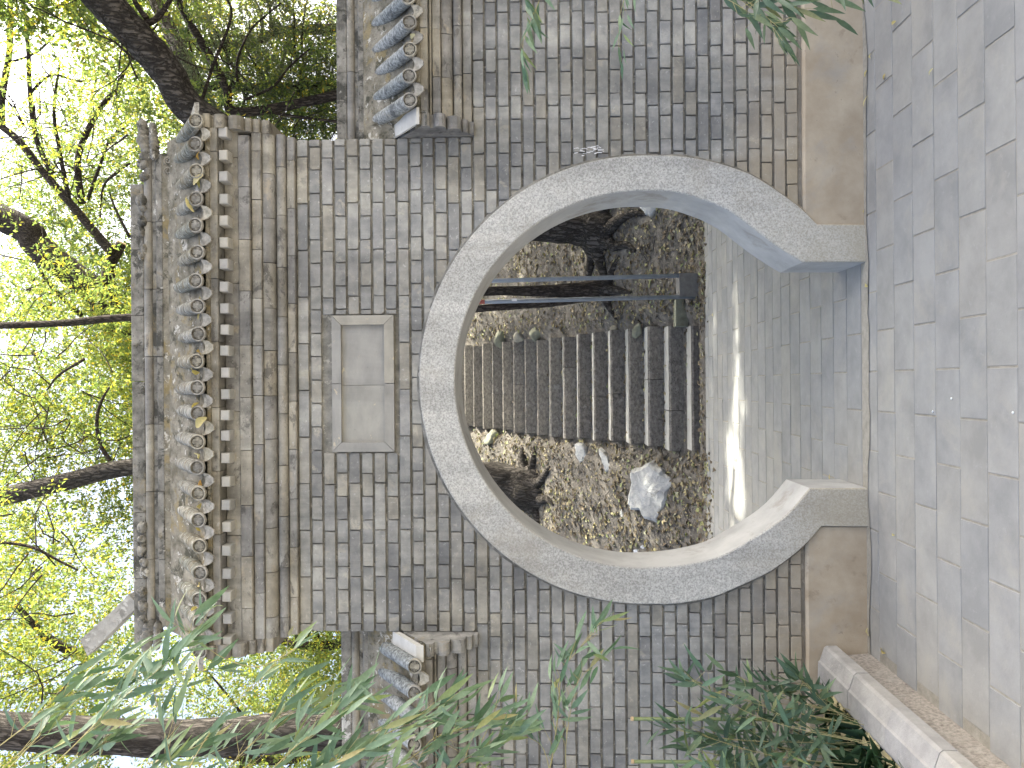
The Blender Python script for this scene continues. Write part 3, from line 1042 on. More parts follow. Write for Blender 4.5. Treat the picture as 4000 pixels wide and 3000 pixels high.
# carved flower bricks at both ridge ends
def carving(lst, tipx, base_x, sgn):
    m = MB()
    m.box(min(base_x, tipx - sgn * 0.12), max(base_x, tipx - sgn * 0.12), 0.098, 0.222, rz[2] - 0.004, rz[3] + 0.004)
    for i, (px, py, rx, rz_) in enumerate(lst):
        c = at(px, py, 0.080)
        m.blob((c.x, 0.092, c.z), (rx, 0.026, rz_), 12, 8, 0.35, i + 1)
        for q in range(3):
            an = RN.uniform(0, 6.28)
            m.blob((c.x + math.cos(an) * rx * 0.6, 0.085, c.z + math.sin(an) * rz_ * 0.6), (rx * 0.5, 0.022, rz_ * 0.42), 8, 6, 0.3, i * 3 + q)
    # the carved beak that juts past the ridge
    c0 = Vector((base_x, 0.12, rz[2]))
    for t in np.linspace(0, 1, 7):
        m.blob((base_x + (tipx - base_x) * t, 0.11 + 0.01 * math.sin(t * 9), rz[2] + 0.02 + t * 0.035), (0.035, 0.05 - 0.022 * t, 0.036 - 0.012 * t), 10, 7, 0.4, int(t * 10) + 20)
        m.blob((base_x + (tipx - base_x) * t * 0.9, 0.09, rz[1] + 0.004 + t * 0.012), (0.026, 0.04 - 0.02 * t, 0.02), 8, 6, 0.3, int(t * 10) + 40)
    m.build('ridge_carving', MATS['ridge'], gate, smooth=True)


carving([(553, 540, .03, .022), (556, 640, .028, .03), (560, 690, .024, .026), (551, 780, .03, .03), (556, 812, .018, .022), (556, 865, .03, .024), (552, 905, .026, .02), (560, 975, .03, .018), (549, 1000, .022, .016)],
        at(530, 488, 0.1).x, rx1 - 0.01, 1)
carving([(556, 2060, .03, .026), (552, 2115, .03, .024), (552, 2150, .03, .026), (562, 2196, .024, .024), (562, 2238, .028, .026), (553, 2315, .028, .024), (554, 2368, .03, .026), (553, 2430, .032, .026)],
        at(545, 2528, 0.1).x, rx0 + 0.01, -1)
# spiral curls scratched in relief at the end of the slope
m = MB()
for y0 in (628, 668):
    c = at(648, y0, 0.075)
    pts = []
    for t in np.linspace(0, 9.0, 26):
        rr = 0.006 + 0.0017 * t
        pts.append((c.x + rr * math.cos(t), 0.072, c.z - 0.012 + rr * math.sin(t)))
    m.tube(pts, [0.0035] * len(pts), 6)
m.build('spiral_curl', MATS['cornice'], gate, smooth=True)
# upturned ridge tail, still standing at one end
m = MB()
p0, p1 = at(540, 2335, 0.16), at(347, 2520, 0.16)
dd = (p1 - p0).normalized()
nn = Vector((-dd.z, 0, dd.x))
secs = [(0.0, 0.040), (0.25, 0.036), (0.6, 0.040), (1.0, 0.043)]
vv, ff = [], []
for t, hw in secs:
    c = p0 + (p1 - p0) * t
    for s1, yo in ((-1, 0.115), (1, 0.115), (1, 0.205), (-1, 0.205)):
        vv.append(tuple(c + nn * (s1 * hw + 0.004 * mnoise.noise(Vector((t * 8, s1, yo * 9)))) + Vector((0, yo - 0.16, 0)) + dd * (0.014 * s1 if t == 1.0 else 0)))
for i in range(len(secs) - 1):
    for q in range(4):
        ff.append((i * 4 + q, i * 4 + (q + 1) % 4, i * 4 + 4 + (q + 1) % 4, i * 4 + 4 + q))
ff += [(3, 2, 1, 0), (12, 13, 14, 15)]
m.add(vv, ff)
m.build('ridge_tail', MATS['tail'], gate)

# --- lower walls
zl = [ZLOW, ZLOW + .045, ZLOW + .089, ZLOW + .140, ZLOW + .181, ZLOW + .194, ZLOW + .234]
EPL = [(ZLOW - .010, ZLOW + .016, .03, .006), (ZLOW + .016, ZLOW + .046, .058, .015), (ZLOW + .046, ZLOW + .116, .095, .03), (ZLOW + .116, ZLOW + .170, .14, .025),
       (ZLOW + .170, ZLOW + .188, .14, 0), (ZLOW + .188, ZLOW + .228, .162, .01)]
ZD2 = at(1600, 400, DISC_Y).z
lz = [at(v, 300, 0.082).z for v in (1422, 1399, 1383, 1352, 1312)]
lz2 = lz
for wl, s, tys in ((wall_r, 1, [395, 299, 195, 92, -8, -110, -212, -314]), (wall_l, -1, [2603, 2705, 2805, 2905, 3005, 3105, 3205, 3300])):
    a, b = (TX + 0.064, 3.4) if s > 0 else (-3.4, -TX - 0.064)
    course(wl, a, b, zl[0], zl[1], 0.024, 'flat', 0.235)
    course(wl, a, b, zl[1], zl[2], 0.056, 'bead', 0.24)
    course(wl, a, b, zl[2], zl[3], 0.088, 'ovolo', 0.21)
    course(wl, a, b, zl[3], zl[4], 0.112, 'flat', 0.23)
    course(wl, a, b, zl[4], zl[5], 0.125, 'flat', 0.5)
    course(wl, a, b, zl[5], zl[6], 0.168, 'flat', 0.28, name='eaves_board')
    p, q = sorted((s * (TX + 0.002), s * (TX + 0.0635)))
    end_plate(wl, p, q, EPL, ZLOW + .232, 0.0)
    m = MB()
    q0 = ZLOW + .231
    th = 0.014 if s > 0 else 0.034
    m.prism([(-0.195, q0), (0.05, q0 + 0.178), (0.05, q0 + 0.178 + th), (-0.195, q0 + th)], *sorted((s * (TX + 0.003), s * (TX + 0.080))))
    m.build('cap_slab', MATS['slab'], wl)
    xs = [at(1600, y, DISC_Y).x for y in tys]
    m0, m1 = (TX + 0.003, 3.4) if s > 0 else (-3.4, -TX - 0.003)
    roof(wl, m0, m1, ZD2, xs, TMG, sorted((s * (TX - 0.1), s * (TX + 0.082))))
    ridge(wl, m0, m1, m0, m1, *lz)
    m = MB()
    m.prism([(0.083, ZD2 + 0.20), (0.083, lz[0] + 0.001), (0.236, lz[0] + 0.001), (0.236, ZD2 + 0.20)], m0, m1)
    m.build('ridge_bed', MATS['moss'], wl, (0, 0, 0))

# chalky scrawl marks on the bricks (flat print)
m = MB()
for i in range(26):
    p = at(2240 + RN.uniform(0, 105), 588 + RN.gauss(0, 9), -0.0125)
    a = RN.uniform(-0.35, 0.35)
    l, w = RN.uniform(0.008, 0.03), RN.uniform(0.0008, 0.0022)
    dx, dz = math.sin(a), -math.cos(a)
    m.add([(p.x - dz * w, p.y, p.z + dx * w), (p.x + dz * w, p.y, p.z - dx * w), (p.x + dx * l + dz * w, p.y, p.z + dz * l - dx * w), (p.x + dx * l - dz * w, p.y, p.z + dz * l + dx * w)], [(0, 1, 2, 3)])
m.build('chalk_scrawl', MATS['chalk'], gate, (0, 0, 0))

# ------------------------------------------------------------------ planter kerb with soil
KY0, KY1 = -2.2, -0.02
kerb = empty('planter_kerb', (-1.35, -1.0, 0), 'grey stone planter kerb running out from the wall foot', 'kerb')
m = MB()
kprof = [(-1.46, 0.0), (-1.46, 0.135), (-1.275, 0.145), (-1.262, 0.155), (-1.262, 0.203), (-1.275, 0.214), (-1.335, 0.240), (-1.345, 0.244), (-1.43, 0.246), (-1.44, 0.24), (-1.47, 0.0)]
kcap = [(-1.445, 0.128), (-1.275, 0.142), (-1.264, 0.152), (-1.264, 0.200), (-1.274, 0.212), (-1.332, 0.232), (-1.340, 0.240), (-1.425, 0.243), (-1.44, 0.235)]
y = KY1
while y > KY0:
    y2 = y - 0.352 + RN.uniform(-.004, .004)
    m = MB()
    j = RN.uniform(-0.002, 0.002)
    m.prism([(a + j, b + j * 0.5) for a, b in kcap], y2 + 0.002, y - 0.002, axis=1)
    m.build('kerb_stone', MATS['kerb'], kerb)
    y = y2
y = KY1
while y > KY0:
    y2 = y - 0.47
    m = MB()
    m.prism([(-1.43, -0.03), (-1.43, 0.13), (-1.318, 0.128), (-1.310, 0.11), (-1.298, -0.03)], y2 + 0.001, y - 0.001, axis=1)
    m.build('granite_block', MATS['granite'], kerb)
    y = y2
n = 30
vv, ff = [], []
for i in range(n + 1):
    for j in range(n + 1):
        x, yv = -3.6 + (3.6 - 1.43) * i / n, -2.4 + 2.41 * j / n
        vv.append((x, yv, 0.20 + 0.025 * mnoise.noise(Vector((x * 3, yv * 3, 1)))))
for i in range(n):
    for j in range(n):
        a = i * (n + 1) + j
        ff.append((a, a + n + 1, a + n + 2, a + 1))
m = MB()
m.add(vv, ff)
tag(m.build('planter_soil', MATS['soil'], loc=(-2.4, -1, 0)), kind='structure')

# ------------------------------------------------------------------ earth bank and stairs behind the gate
ST_R, ST_T, ST_Z0, ST_N = 0.165, 0.30, 0.073, 18


def bank(x, y):
    t = y - SLOPE_Y
    z = SLOPE_K * t if t < 6.2 else SLOPE_K * 6.2 + 0.12 * (t - 6.2)
    w = min(1.0, max(0.0, (t + 0.15) / 0.6))
    if t < 0:
        z = 0.03 * max(0, 1 + t / 0.3)
    on = max(0.0, min(1.0, (0.78 - abs(x + 0.04)) / 0.12))
    z += w * (0.10 * mnoise.noise(Vector((x * 1.1, y * 1.1, 0))) + 0.05 * mnoise.noise(Vector((x * 3.3, y * 3.3, 4)))) * (1 - on)
    z += w * (0.02 * mnoise.noise(Vector((x * 9, y * 9, 2))))
    z -= on * w * 0.09
    z += w * (1 - on) * 0.03
    return z - 0.0 if t > -0.3 else -0.02


nx, ny = 90, 110
xs = np.linspace(-7, 7, nx)
ys = np.concatenate([np.linspace(3.2, 10.5, 84), np.linspace(10.8, 40, 26)])
vv = [(x, y, bank(x, y)) for y in ys for x in xs]
ff = [(j * nx + i, j * nx + i + 1, (j + 1) * nx + i + 1, (j + 1) * nx + i) for j in range(ny - 1) for i in range(nx - 1)]
bm = MB()
bm.add(vv, ff)
tag(bm.build('earth_bank', MATS['soil'], loc=(0, 4, 0), smooth=True), kind='structure')

stairs = empty('stone_stairway', (-0.04, SLOPE_Y, 0), 'flight of rough dark stone steps climbing the leafy bank', 'stairs')
for k in range(ST_N):
    y0 = SLOPE_Y + ST_T * k + RN.uniform(-.012, .012)
    z1 = ST_Z0 + ST_R * k
    t = k / (ST_N - 1)
    xa, xb = -0.665 + RN.uniform(-.025, .02), 0.565 + 0.05 * t + RN.uniform(-.02, .025)
    cuts = [xa, xb]
    if k in (1, 2, 4, 5, 7, 8, 11):
        cuts = [xa, RN.uniform(-0.3, 0.3), xb]
    for a, b in zip(cuts[:-1], cuts[1:]):
        m = MB()
        nn = 10
        e = lambda i, s: 0.006 * mnoise.noise(Vector((i * 0.9 + s * 7, k * 3.1, 0)))
        vv, ff = [], []
        for i in range(nn + 1):
            x = a + 0.003 + (b - a - 0.006) * i / nn
            vv += [(x, y0 + 0.012 + e(i, 1), z1 - ST_R - 0.06), (x, y0 + e(i, 2), z1 - ST_R * 0.5), (x, y0 - 0.004 + e(i, 3), z1 - 0.018 + e(i, 4)), (x, y0 + 0.012 + e(i, 5), z1 + e(i, 6) * 0.6)]
        for i in range(nn):
            for q in range(3):
                c = i * 4 + q
                ff.append((c, c + 4, c + 5, c + 1))
        bz = z1 - ST_R - 0.06
        vv += [(a + .003, y0 + 0.36, z1 - 0.004), (b - .003, y0 + 0.36, z1 - 0.004), (a + .003, y0 + 0.36, bz), (b - .003, y0 + 0.36, bz)]
        q = 4 * (nn + 1)
        ff.append((0, 1, 2, 3, q, q + 2))
        ff.append((4 * nn, q + 3, q + 1, 4 * nn + 3, 4 * nn + 2, 4 * nn + 1))
        m.add(vv, ff)
        st = m.build('stone_step', MATS['step'], stairs)
        tr = MB()
        tr.add([(x_, y_, z_ + 0.002) for x_, y_, z_ in [vv[4 * i + 3] for i in range(nn + 1)]] + [(a + .003 + (b - a - .006) * i / nn, y0 + 0.35, z1) for i in range(nn + 1)],
               [(i, i + 1, nn + 2 + i, nn + 1 + i) for i in range(nn)])
        tr.build('tread', MATS['tread'], st)

# ---- leaf litter
def leaf_np(P, L, Wd, d, nrm_, curl=0.25):
    """rhombus leaves folded on the midrib; P base points (N,3), d direction, nrm_ normal"""
    s = np.cross(d, nrm_)
    s /= np.linalg.norm(s, axis=1, keepdims=True) + 1e-9
    L, Wd = L[:, None], Wd[:, None]
    mid = P + d * L * 0.45
    a = mid + s * Wd * 0.5 + nrm_ * L * 0.10
    b = mid - s * Wd * 0.5 + nrm_ * L * 0.10
    tip = P + d * L - nrm_ * L * curl * 0.5
    V = np.stack([P, a, tip, b], 1).reshape(-1, 3)
    i = np.arange(len(P))[:, None] * 4
    F = np.concatenate([i + np.array([[0, 2, 1]]), i + np.array([[0, 3, 2]])], 1).reshape(-1, 3)
    return V, F


def unit(a):
    return a / (np.linalg.norm(a, axis=1, keepdims=True) + 1e-9)


def litter(name, pts, size, mat, label=None):
    n = len(pts)
    nrm_ = unit(np.c_[NP.normal(0, .35, n), NP.normal(-0.25, .35, n), np.ones(n)])
    d = unit(NP.normal(0, 1, (n, 3)))
    d = unit(d - nrm_ * (d * nrm_).sum(1, keepdims=True))
    L = NP.uniform(0.6, 1.25, n) * size
    V, F = leaf_np(pts, L, L * NP.uniform(.4, .75, n), d, nrm_, 0.4)
    o = link(name, mesh_np(name, V, F, mat))
    return tag(o, kind='stuff')


pp = []
while len(pp) < 21000:
    x, y = RN.uniform(-3.6, 3.4), 3.4 + 7.0 * RN.random() ** 1.25
    on = abs(x + 0.04) < 0.64
    if on and RN.random() < 0.97:
        continue
    if y < 3.75 and RN.random() < 0.55:
        continue
    den = 0.5 + mnoise.noise(Vector((x * 1.3, y * 1.3, 7)))
    if RN.random() > den * 0.9 + 0.45:
        continue
    z = bank(x, y)
    pp.append((x, y, z + 0.008))
for k in range(ST_N):                          # leaves caught at the back of the treads
    for _ in range(26 if k < 8 else 8):
        x = RN.uniform(-0.64, 0.56)
        pp.append((x, SLOPE_Y + ST_T * (k + 1) - abs(RN.gauss(0, .05)) - 0.01, ST_Z0 + ST_R * k + 0.008))
for _ in range(420):                           # along the foot of the bank, over the paving edge
    x = RN.uniform(-2.4, 2.2)
    pp.append((x, 3.62 - abs(RN.gauss(0, .10)) - (0.35 * RN.random() if x < -0.6 else 0), 0.012))
litter('leaf_litter', np.array(pp), 0.058, MATS['litter'])
tw = MB()
for _ in range(170):
    x, y = RN.uniform(-3, 3), RN.uniform(3.7, 8.5)
    if abs(x + 0.04) < 0.7:
        continue
    a, l = RN.uniform(0, 3.14), RN.uniform(0.06, 0.3)
    p0 = Vector((x, y, bank(x, y) + 0.02))
    x2, y2 = x + math.cos(a) * l, y + math.sin(a) * l * 0.6
    p2 = Vector((x2, y2, bank(x2, y2) + 0.03))
    tw.tube([p0, (p0 + p2) / 2 + Vector((0, 0, RN.uniform(0, .03))), p2], [0.003, 0.004, 0.002], 5, cap=False)
tag(tw.build('fallen_twigs', MATS['bark'], loc=(0, 4, 0)), kind='stuff')


# ---- rocks and litter on the bank
def rock(px, py, size, label, mat='rock2', seed=1, flat=0.6, rotz=0.0, lift=0.0, tilt=-0.5, name='rock', cat='rock', group=None):
    c = ats(px, py, lift)
    q = (Matrix.Rotation(rotz, 3, 'Y') @ Matrix.Rotation(tilt, 3, 'X')).to_quaternion()
    rr = random.Random(seed)
    cuts = [(Vector((rr.gauss(0, 1), rr.gauss(0, 1), rr.gauss(0, 1))).normalized(), rr.uniform(.38, .8)) for _ in range(13)]
    m = MB()
    big = max(size) > 0.2
    nu, nv = (44, 26) if big else (20, 12)
    m.blob((0, 0, 0), (1, 1, 1), nu, nv)
    for i, v in enumerate(m.v):
        d = Vector(v)
        k = 1.0
        for n_, h in cuts:
            e = d.dot(n_)
            if e > 1e-3:
                k = min(k, h / e)
        p = d * k
        o = Vector((seed * 3.1, seed, 0))
        p *= 1 + 0.07 * mnoise.noise(p * 2.3 + o) + 0.035 * mnoise.noise(p * 6 + o) + (0.018 * mnoise.noise(p * 14 + o) if big else 0)
        m.v[i] = tuple(c + q @ Vector((p.x * size[0], p.y * size[1], p.z * size[2])) * 1.18)
    o = m.build(name, MATS[mat], smooth=True)
    return tag(o, label, cat, group)


def slab_rock(pts, thick, label, seed, name='boulder', cat='boulder', mat='rock'):
    """an angular flat-faced stone lying on the bank, its outline given in photograph pixels"""
    cx = sum(p[0] for p in pts) / len(pts)
    cy = sum(p[1] for p in pts) / len(pts)
    c0 = ats(cx, cy, 0.02)
    base = []
    for k, (a, b) in enumerate(pts):
        a2, b2 = pts[(k + 1) % len(pts)]
        for t in (0, .33, .66):
            base.append(at(a + (a2 - a) * t + RN.uniform(-5, 5) * (t > 0), b + (b2 - b) * t + RN.uniform(-5, 5) * (t > 0), c0.y))
    up = Vector((0, -0.75, 0.66))
    n = len(base)
    along = Vector((0, SLOPE_K * 0.55, 0))
    def P(p, s, h):
        q = c0 + (p - c0) * s
        q = q + Vector((0, (q.z - c0.z) * 0.9, 0)) + up * h
        return q + up * (thick * 0.22 * mnoise.noise(q * 5 + Vector((seed, 0, 0))) + thick * 0.10 * mnoise.noise(q * 17))
    v, f = [], []
    for s_, h in ((1.06, -thick * .8), (1.03, 0.0), (0.97, thick * .72), (0.86, thick * .95), (0.55, thick), (0.25, thick * 1.02)):
        v += [P(p, s_, h) for p in base]
    v.append(P(c0, 1, thick))
    for r_ in range(5):
        for i in range(n):
            f.append((r_ * n + i, r_ * n + (i + 1) % n, (r_ + 1) * n + (i + 1) % n, (r_ + 1) * n + i))
    for i in range(n):
        f.append((5 * n + i, 5 * n + (i + 1) % n, len(v) - 1))
    m = MB()
    m.add(v, f)
    return tag(m.build(name, MATS[mat]), label, cat)


def z8(l):
    return [(1800 + a * .4973, 1500 + b * .4973) for a, b in l]


slab_rock(z8([(1380, 680), (1450, 655), (1510, 605), (1560, 640), (1650, 700), (1690, 760), (1640, 830), (1620, 960), (1560, 1080), (1480, 1060), (1440, 990), (1370, 1005), (1355, 960), (1380, 780)]),
          0.11, 'large pale grey flat faced boulder lying on the leafy bank', 3)
slab_rock(z8([(1095, 512), (1135, 545), (1205, 650), (1190, 682), (1150, 692), (1118, 610)]), 0.04, 'pointed pale stone shard between the steps and the boulder', 5, 'rock', 'rock')
slab_rock(z8([(905, 480), (960, 475), (990, 530), (985, 600), (945, 622), (912, 560)]), 0.04, 'pale squarish stone beside the steps above the pointed shard', 8, 'rock', 'rock')
rock(2470, 1862, (0.055, 0.03, 0.04), 'small pale stone just above the large boulder', 'rock', 9, lift=0.02)
rock(2585, 2108, (0.10, 0.04, 0.045), 'brown stone in the leaves below the boulder', 'rock2', 10, rotz=0.2, lift=0.02)
rock(1922, 1712, (0.16, 0.1, 0.14), 'mossy rounded stone by the upper end of the steps', 'rock2', 12, lift=0.04)
rock(2100, 1300, (0.14, 0.1, 0.13), 'jagged grey stone edging the steps halfway up', 'rock2', 14, lift=-0.015, rotz=0.5)
rock(2040, 1310, (0.13, 0.09, 0.1), 'low grey stone edging the steps above the jagged one', 'rock2', 15, lift=-0.015, rotz=0.5)
rock(1960, 1325, (0.17, 0.1, 0.1), 'long low stone edging the upper steps opposite the mossy stone', 'rock2', 17, lift=-0.015, rotz=0.5)
rock(2400, 1286, (0.08, 0.06, 0.06), 'small stone tucked beside the lower steps', 'rock2', 18, lift=-0.015, rotz=0.5)
rock(2492, 1287, (0.10, 0.07, 0.06), 'dark stone tucked beside the fourth step', 'rock2', 19, lift=-0.015, rotz=0.5)
rock(2200, 1780, (0.11, 0.07, 0.06), 'flat brown stone at the ragged edge of the steps', 'rock2', 20, lift=0.01)
rock(2285, 1990, (0.10, 0.06, 0.06), 'grey brown stone in the leaves under the old tree', 'rock2', 23, lift=0.01)
rock(2440, 2020, (0.10, 0.03, 0.05), 'thin grey stone beside the boulder on the bank', 'rock', 24, lift=0.01)
slab_rock([(2505, 790), (2585, 800), (2572, 825), (2545, 850), (2530, 838)], 0.05, 'pale wedge of stone under the spreading tree roots', 26, 'rock', 'rock')


def scrap(px, py, w, h, label, seed):
    c = ats(px, py, 0.045)
    rr = random.Random(seed)
    m = MB()
    n = 7
    top = [(math.cos(6.28 * i / n) * w * rr.uniform(.7, 1.1), math.sin(6.28 * i / n) * h * rr.uniform(.7, 1.1)) for i in range(n)]
    v = [(c.x + a, c.y + b * 0.4, c.z + b * 0.8 + 0.012 * rr.uniform(-1, 1)) for a, b in top]
    v += [(x, y + 0.002, z) for x, y, z in v]
    m.add(v, [tuple(range(n)), tuple(range(2 * n - 1, n - 1, -1))] + [(i, i + n, (i + 1) % n + n, (i + 1) % n) for i in range(n)])
    tag(m.build('paper_scrap', MATS['paper']), label, 'paper', 'paper scraps on the bank')


scrap(2485, 2160, 0.05, 0.045, 'white crumpled paper scrap beside the edge of the moon gate', 1)
scrap(2511, 2137, 0.02, 0.02, 'tiny white paper scrap near the larger crumpled one', 2)

# low stone plank by the post stand
pa, pb = ats(2650, 1170, 0.05), ats(2650, 1275, 0.05)
m = MB()
m.box(min(pa.x, pb.x), max(pa.x, pb.x), pa.y - 0.03, pa.y + 0.1, pa.z - 0.09, pa.z + 0.03)
tag(m.build('stone_plank', MATS['rock2']), 'narrow grey stone plank between post stand and steps', 'plank')

# twin post stand
pc = atz(2736, 1112, 0.0)
PY = pc.y
stand = empty('post_stand', (pc.x, PY + 0.06, 0), 'two blue grey metal poles standing in a dark concrete block', 'post stand')
xa, xb = at(2700, 1158, PY).x, at(2700, 1066, PY).x
zt = at(2655, 1110, PY).z
m = MB()
m.prism([(xa, -0.01), (xb, -0.01), (xb, zt - 0.006), (xb - 0.006, zt), (xa + 0.006, zt), (xa, zt - 0.006)], PY, PY + 0.2, axis=1)
m.build('concrete_block', MATS['concrete'], stand)
for (x0, y0, x1, y1, red) in ((2645, 1076, 1922, 1097, False), (2640, 1159, 1894, 1179, True)):
    b0, b1 = at(x0, y0, PY + 0.04), at(x1, y1, PY + 0.04)
    b0.z = 0.02 if not red else 0.02
    dd = (b1 - b0).normalized()
    m = MB()
    e = b1 + dd * 0.35 if not red else b1
    m.tube([b0, b1, e], [0.021] * 3, 16)
    po = m.build('pole', MATS['paint_blue'], stand, smooth=True)
    if red:
        m = MB()
        m.tube([b1, b1 + dd * 0.12], [0.0212] * 2, 16)
        m.build('red_band', MATS['paint_red'], po, smooth=True)
        m = MB()
        m.tube([b1 + dd * 0.12, b1 + dd * 0.4], [0.021] * 2, 16)
        m.build('pole_top', MATS['paint_blue'], po, smooth=True)
        s = at(2009, 1171, PY + 0.018)
        m = MB()
        m.add([(s.x - .013, s.y - .001, s.z - .025), (s.x + .011, s.y - .001, s.z - .025), (s.x + .011, s.y - .001, s.z + .025), (s.x - .013, s.y - .001, s.z + .025),
               (s.x - .013, s.y + .001, s.z - .025), (s.x + .011, s.y + .001, s.z - .025), (s.x + .011, s.y + .001, s.z + .025), (s.x - .013, s.y + .001, s.z + .025)],
              [(0, 1, 2, 3), (7, 6, 5, 4), (0, 4, 5, 1), (1, 5, 6, 2), (2, 6, 7, 3), (3, 7, 4, 0)])
        m.build('sticker', MATS['paper'], po)


# ------------------------------------------------------------------ trees
def sky_gap(P):
    """cluster centres whose shadow would fall on the sunlit streaks are thinned out"""
    t = P[:, 2] / sdir.z
    gx, gy = P[:, 0] - sdir.x * t, P[:, 1] - sdir.y * t
    keep = np.ones(len(P), bool)
    for (xa, ya, xb, yb, w) in GAPS:
        d = np.array([xb - xa, yb - ya])
        l = np.hypot(*d)
        u = ((gx - xa) * d[0] + (gy - ya) * d[1]) / l
        v = np.abs((gx - xa) * -d[1] + (gy - ya) * d[0]) / l
        keep &= ~((u > -0.1) & (u < l + 0.1) & (v < w))
    return keep


GAPS = []
for (xa, ya, xb, yb, w) in ((2885, 1095, 2870, 1400, 0.12), (2880, 1400, 2860, 1800, 0.17), (2860, 1700, 2885, 2080, 0.32), (2790, 1300, 2770, 1700, 0.10), (2905, 1500, 2920, 1700, 0.08)):
    p, q = atz(xa, ya, 0), atz(xb, yb, 0)
    GAPS.append((p.x, p.y, q.x, q.y, w))
p, q = ats(2680, 1880), ats(2665, 2140)
GAPS.append((p.x - sdir.x * p.z / sdir.z, p.y - sdir.y * p.z / sdir.z, q.x - sdir.x * q.z / sdir.z, q.y - sdir.y * q.z / sdir.z, 0.08))


def crown(name, parent, ells, n, per, leaf, mat, aspect=0.45, droop=-0.2, spread=0.16, clump=-0.12):
    P = []
    tot = sum(e[3] * e[4] * e[5] for e in ells)
    for (cx, cy, cz, rx, ry, rz_) in ells:
        k = int(n * rx * ry * rz_ / tot)
        d = unit(NP.normal(0, 1, (k, 3))) * (NP.random((k, 1)) ** 0.42)
        P.append(np.array([cx, cy, cz]) + d * np.array([rx, ry, rz_]))
    P = np.concatenate(P)
    # clumps: keep where a coarse noise is high
    kn = np.array([mnoise.noise(Vector(p) * 0.85 + Vector((3, 1, 7))) for p in P])
    P = P[(kn > clump) | (NP.random(len(P)) < 0.35)]
    P = P[sky_gap(P)]
    N = len(P)
    td = unit(np.c_[NP.normal(0, 1, (N, 2)), NP.normal(droop, .45, N)])
    P0 = np.repeat(P, per, 0)
    TD = np.repeat(td, per, 0)
    u = np.tile(np.linspace(0, 1, per), N)[:, None]
    n2 = len(P0)
    side = unit(np.cross(TD, NP.normal(0, 1, (n2, 3))))
    base = P0 + TD * u * spread + side * 0.01
    d = unit(TD * 0.55 + side * NP.uniform(.5, 1.1, (n2, 1)) + np.array([0, 0, -0.25]))
    nr = unit(NP.normal(0, .55, (n2, 3)) + np.array([0, -0.1, 0.9]))
    nr = unit(nr - d * (nr * d).sum(1, keepdims=True))
    L = leaf * NP.uniform(.65, 1.25, n2)
    V, F = leaf_np(base, L, L * aspect * NP.uniform(.8, 1.2, n2), d, nr)
    loc = np.array(parent.location) if parent else np.zeros(3)
    return link(name, mesh_np(name, V - loc, F, mat), parent, tuple(loc) if parent else (0, 0, 0))


def limb(parent, name, pts, rads, mat='bark', n=12, wob=0.12, sub=6, seed=0):
    p = smooth_path(pts, sub)
    m = MB()
    m.tube(p, lerp_list(rads, len(p)), n, wob, seed)
    return m.build(name, MATS[mat], parent, smooth=True)


def twigs(parent, starts, count, length, rad0, mat='bark2'):
    """fine bare branching as one mesh"""
    m = MB()
    for k in range(count):
        a = Vector(RN.choice(starts)) + Vector((RN.gauss(0, .25), RN.gauss(0, .25), RN.gauss(0, .2)))
        d = Vector((RN.gauss(0, 1), RN.gauss(0, .8), RN.gauss(0.25, .6))).normalized()
        l = length * RN.uniform(.5, 1.3)
        pts = [a]
        for s in range(6):
            d = (d + Vector((RN.gauss(0, .22), RN.gauss(0, .22), RN.gauss(0, .2)))).normalized()
            pts.append(pts[-1] + d * l / 6)
            if RN.random() < 0.6:
                e = (d + Vector((RN.gauss(0, .7), RN.gauss(0, .7), RN.gauss(0, .6)))).normalized()
                q = pts[-1]
                m.tube([q, q + e * l * 0.16, q + e * l * 0.3 + Vector((0, 0, -0.03))], [rad0 * .4, rad0 * .3, rad0 * .15], 5, cap=False)
        m.tube(pts, lerp_list([rad0, rad0 * 0.25], 7), 6, cap=False)
    return tag(m.build('twigs', MATS[mat], parent, smooth=True), kind='stuff')


def r1(x, y):
    return (x * 0.6103, y * 0.6103)


def r2(x, y):
    return (x * 0.6103, 1000 + y * 0.6103)


def r3(x, y):
    return (x * 0.6103, 1990 + y * 0.6103)


def P1(lst, Y):
    return [at(a, b, Y) for a, b in lst]


TREES = 'trees standing behind the wall'
# A: thick leaning trunk beyond the carved ridge end
Y = 2.5
ta = empty('leaning_tree', (1.72, Y, 0.0), 'tree with thick trunk leaning outwards past the broken ridge end', 'tree', TREES)
pts = [(1.72, Y, -0.1), (1.74, Y, 1.6)] + P1([(1420, 640), (1050, 590), r1(1240, 720), r1(1080, 470), r1(880, 240), r1(720, 70), r1(560, -120), r1(350, -380)], Y)
limb(ta, 'trunk', pts, [0.17, 0.15, 0.14, 0.135, 0.13, 0.13, 0.135, 0.14, 0.14, 0.13], 'bark', 18, 0.14, 8, 1)
limb(ta, 'branch', [at(350 * 0.6103, -380 * 0.6103, Y), (4.3, 2.7, 6.3), (5.4, 3.0, 7.2), (6.8, 3.2, 7.8)], [0.13, 0.11, 0.08, 0.04], 'bark', 12)
limb(ta, 'branch', [(4.3, 2.7, 6.3), (5.2, 1.4, 7.1), (6.0, -0.6, 7.6)], [0.09, 0.06, 0.03], 'bark', 10)
limb(ta, 'branch', [(4.3, 2.7, 6.3), (5.2, 4.2, 7.1), (6.0, 5.8, 7.5)], [0.08, 0.06, 0.03], 'bark', 10)
limb(ta, 'branch', P1([r1(900, 160), r1(1000, 120), r1(1090, 0), r1(1180, -160)], Y), [0.035, 0.025, 0.02, 0.015], 'bark2', 8)
limb(ta, 'branch', P1([r1(940, 120), r1(880, 40), r1(840, -40)], Y), [0.025, 0.02, 0.015], 'bark2', 8)
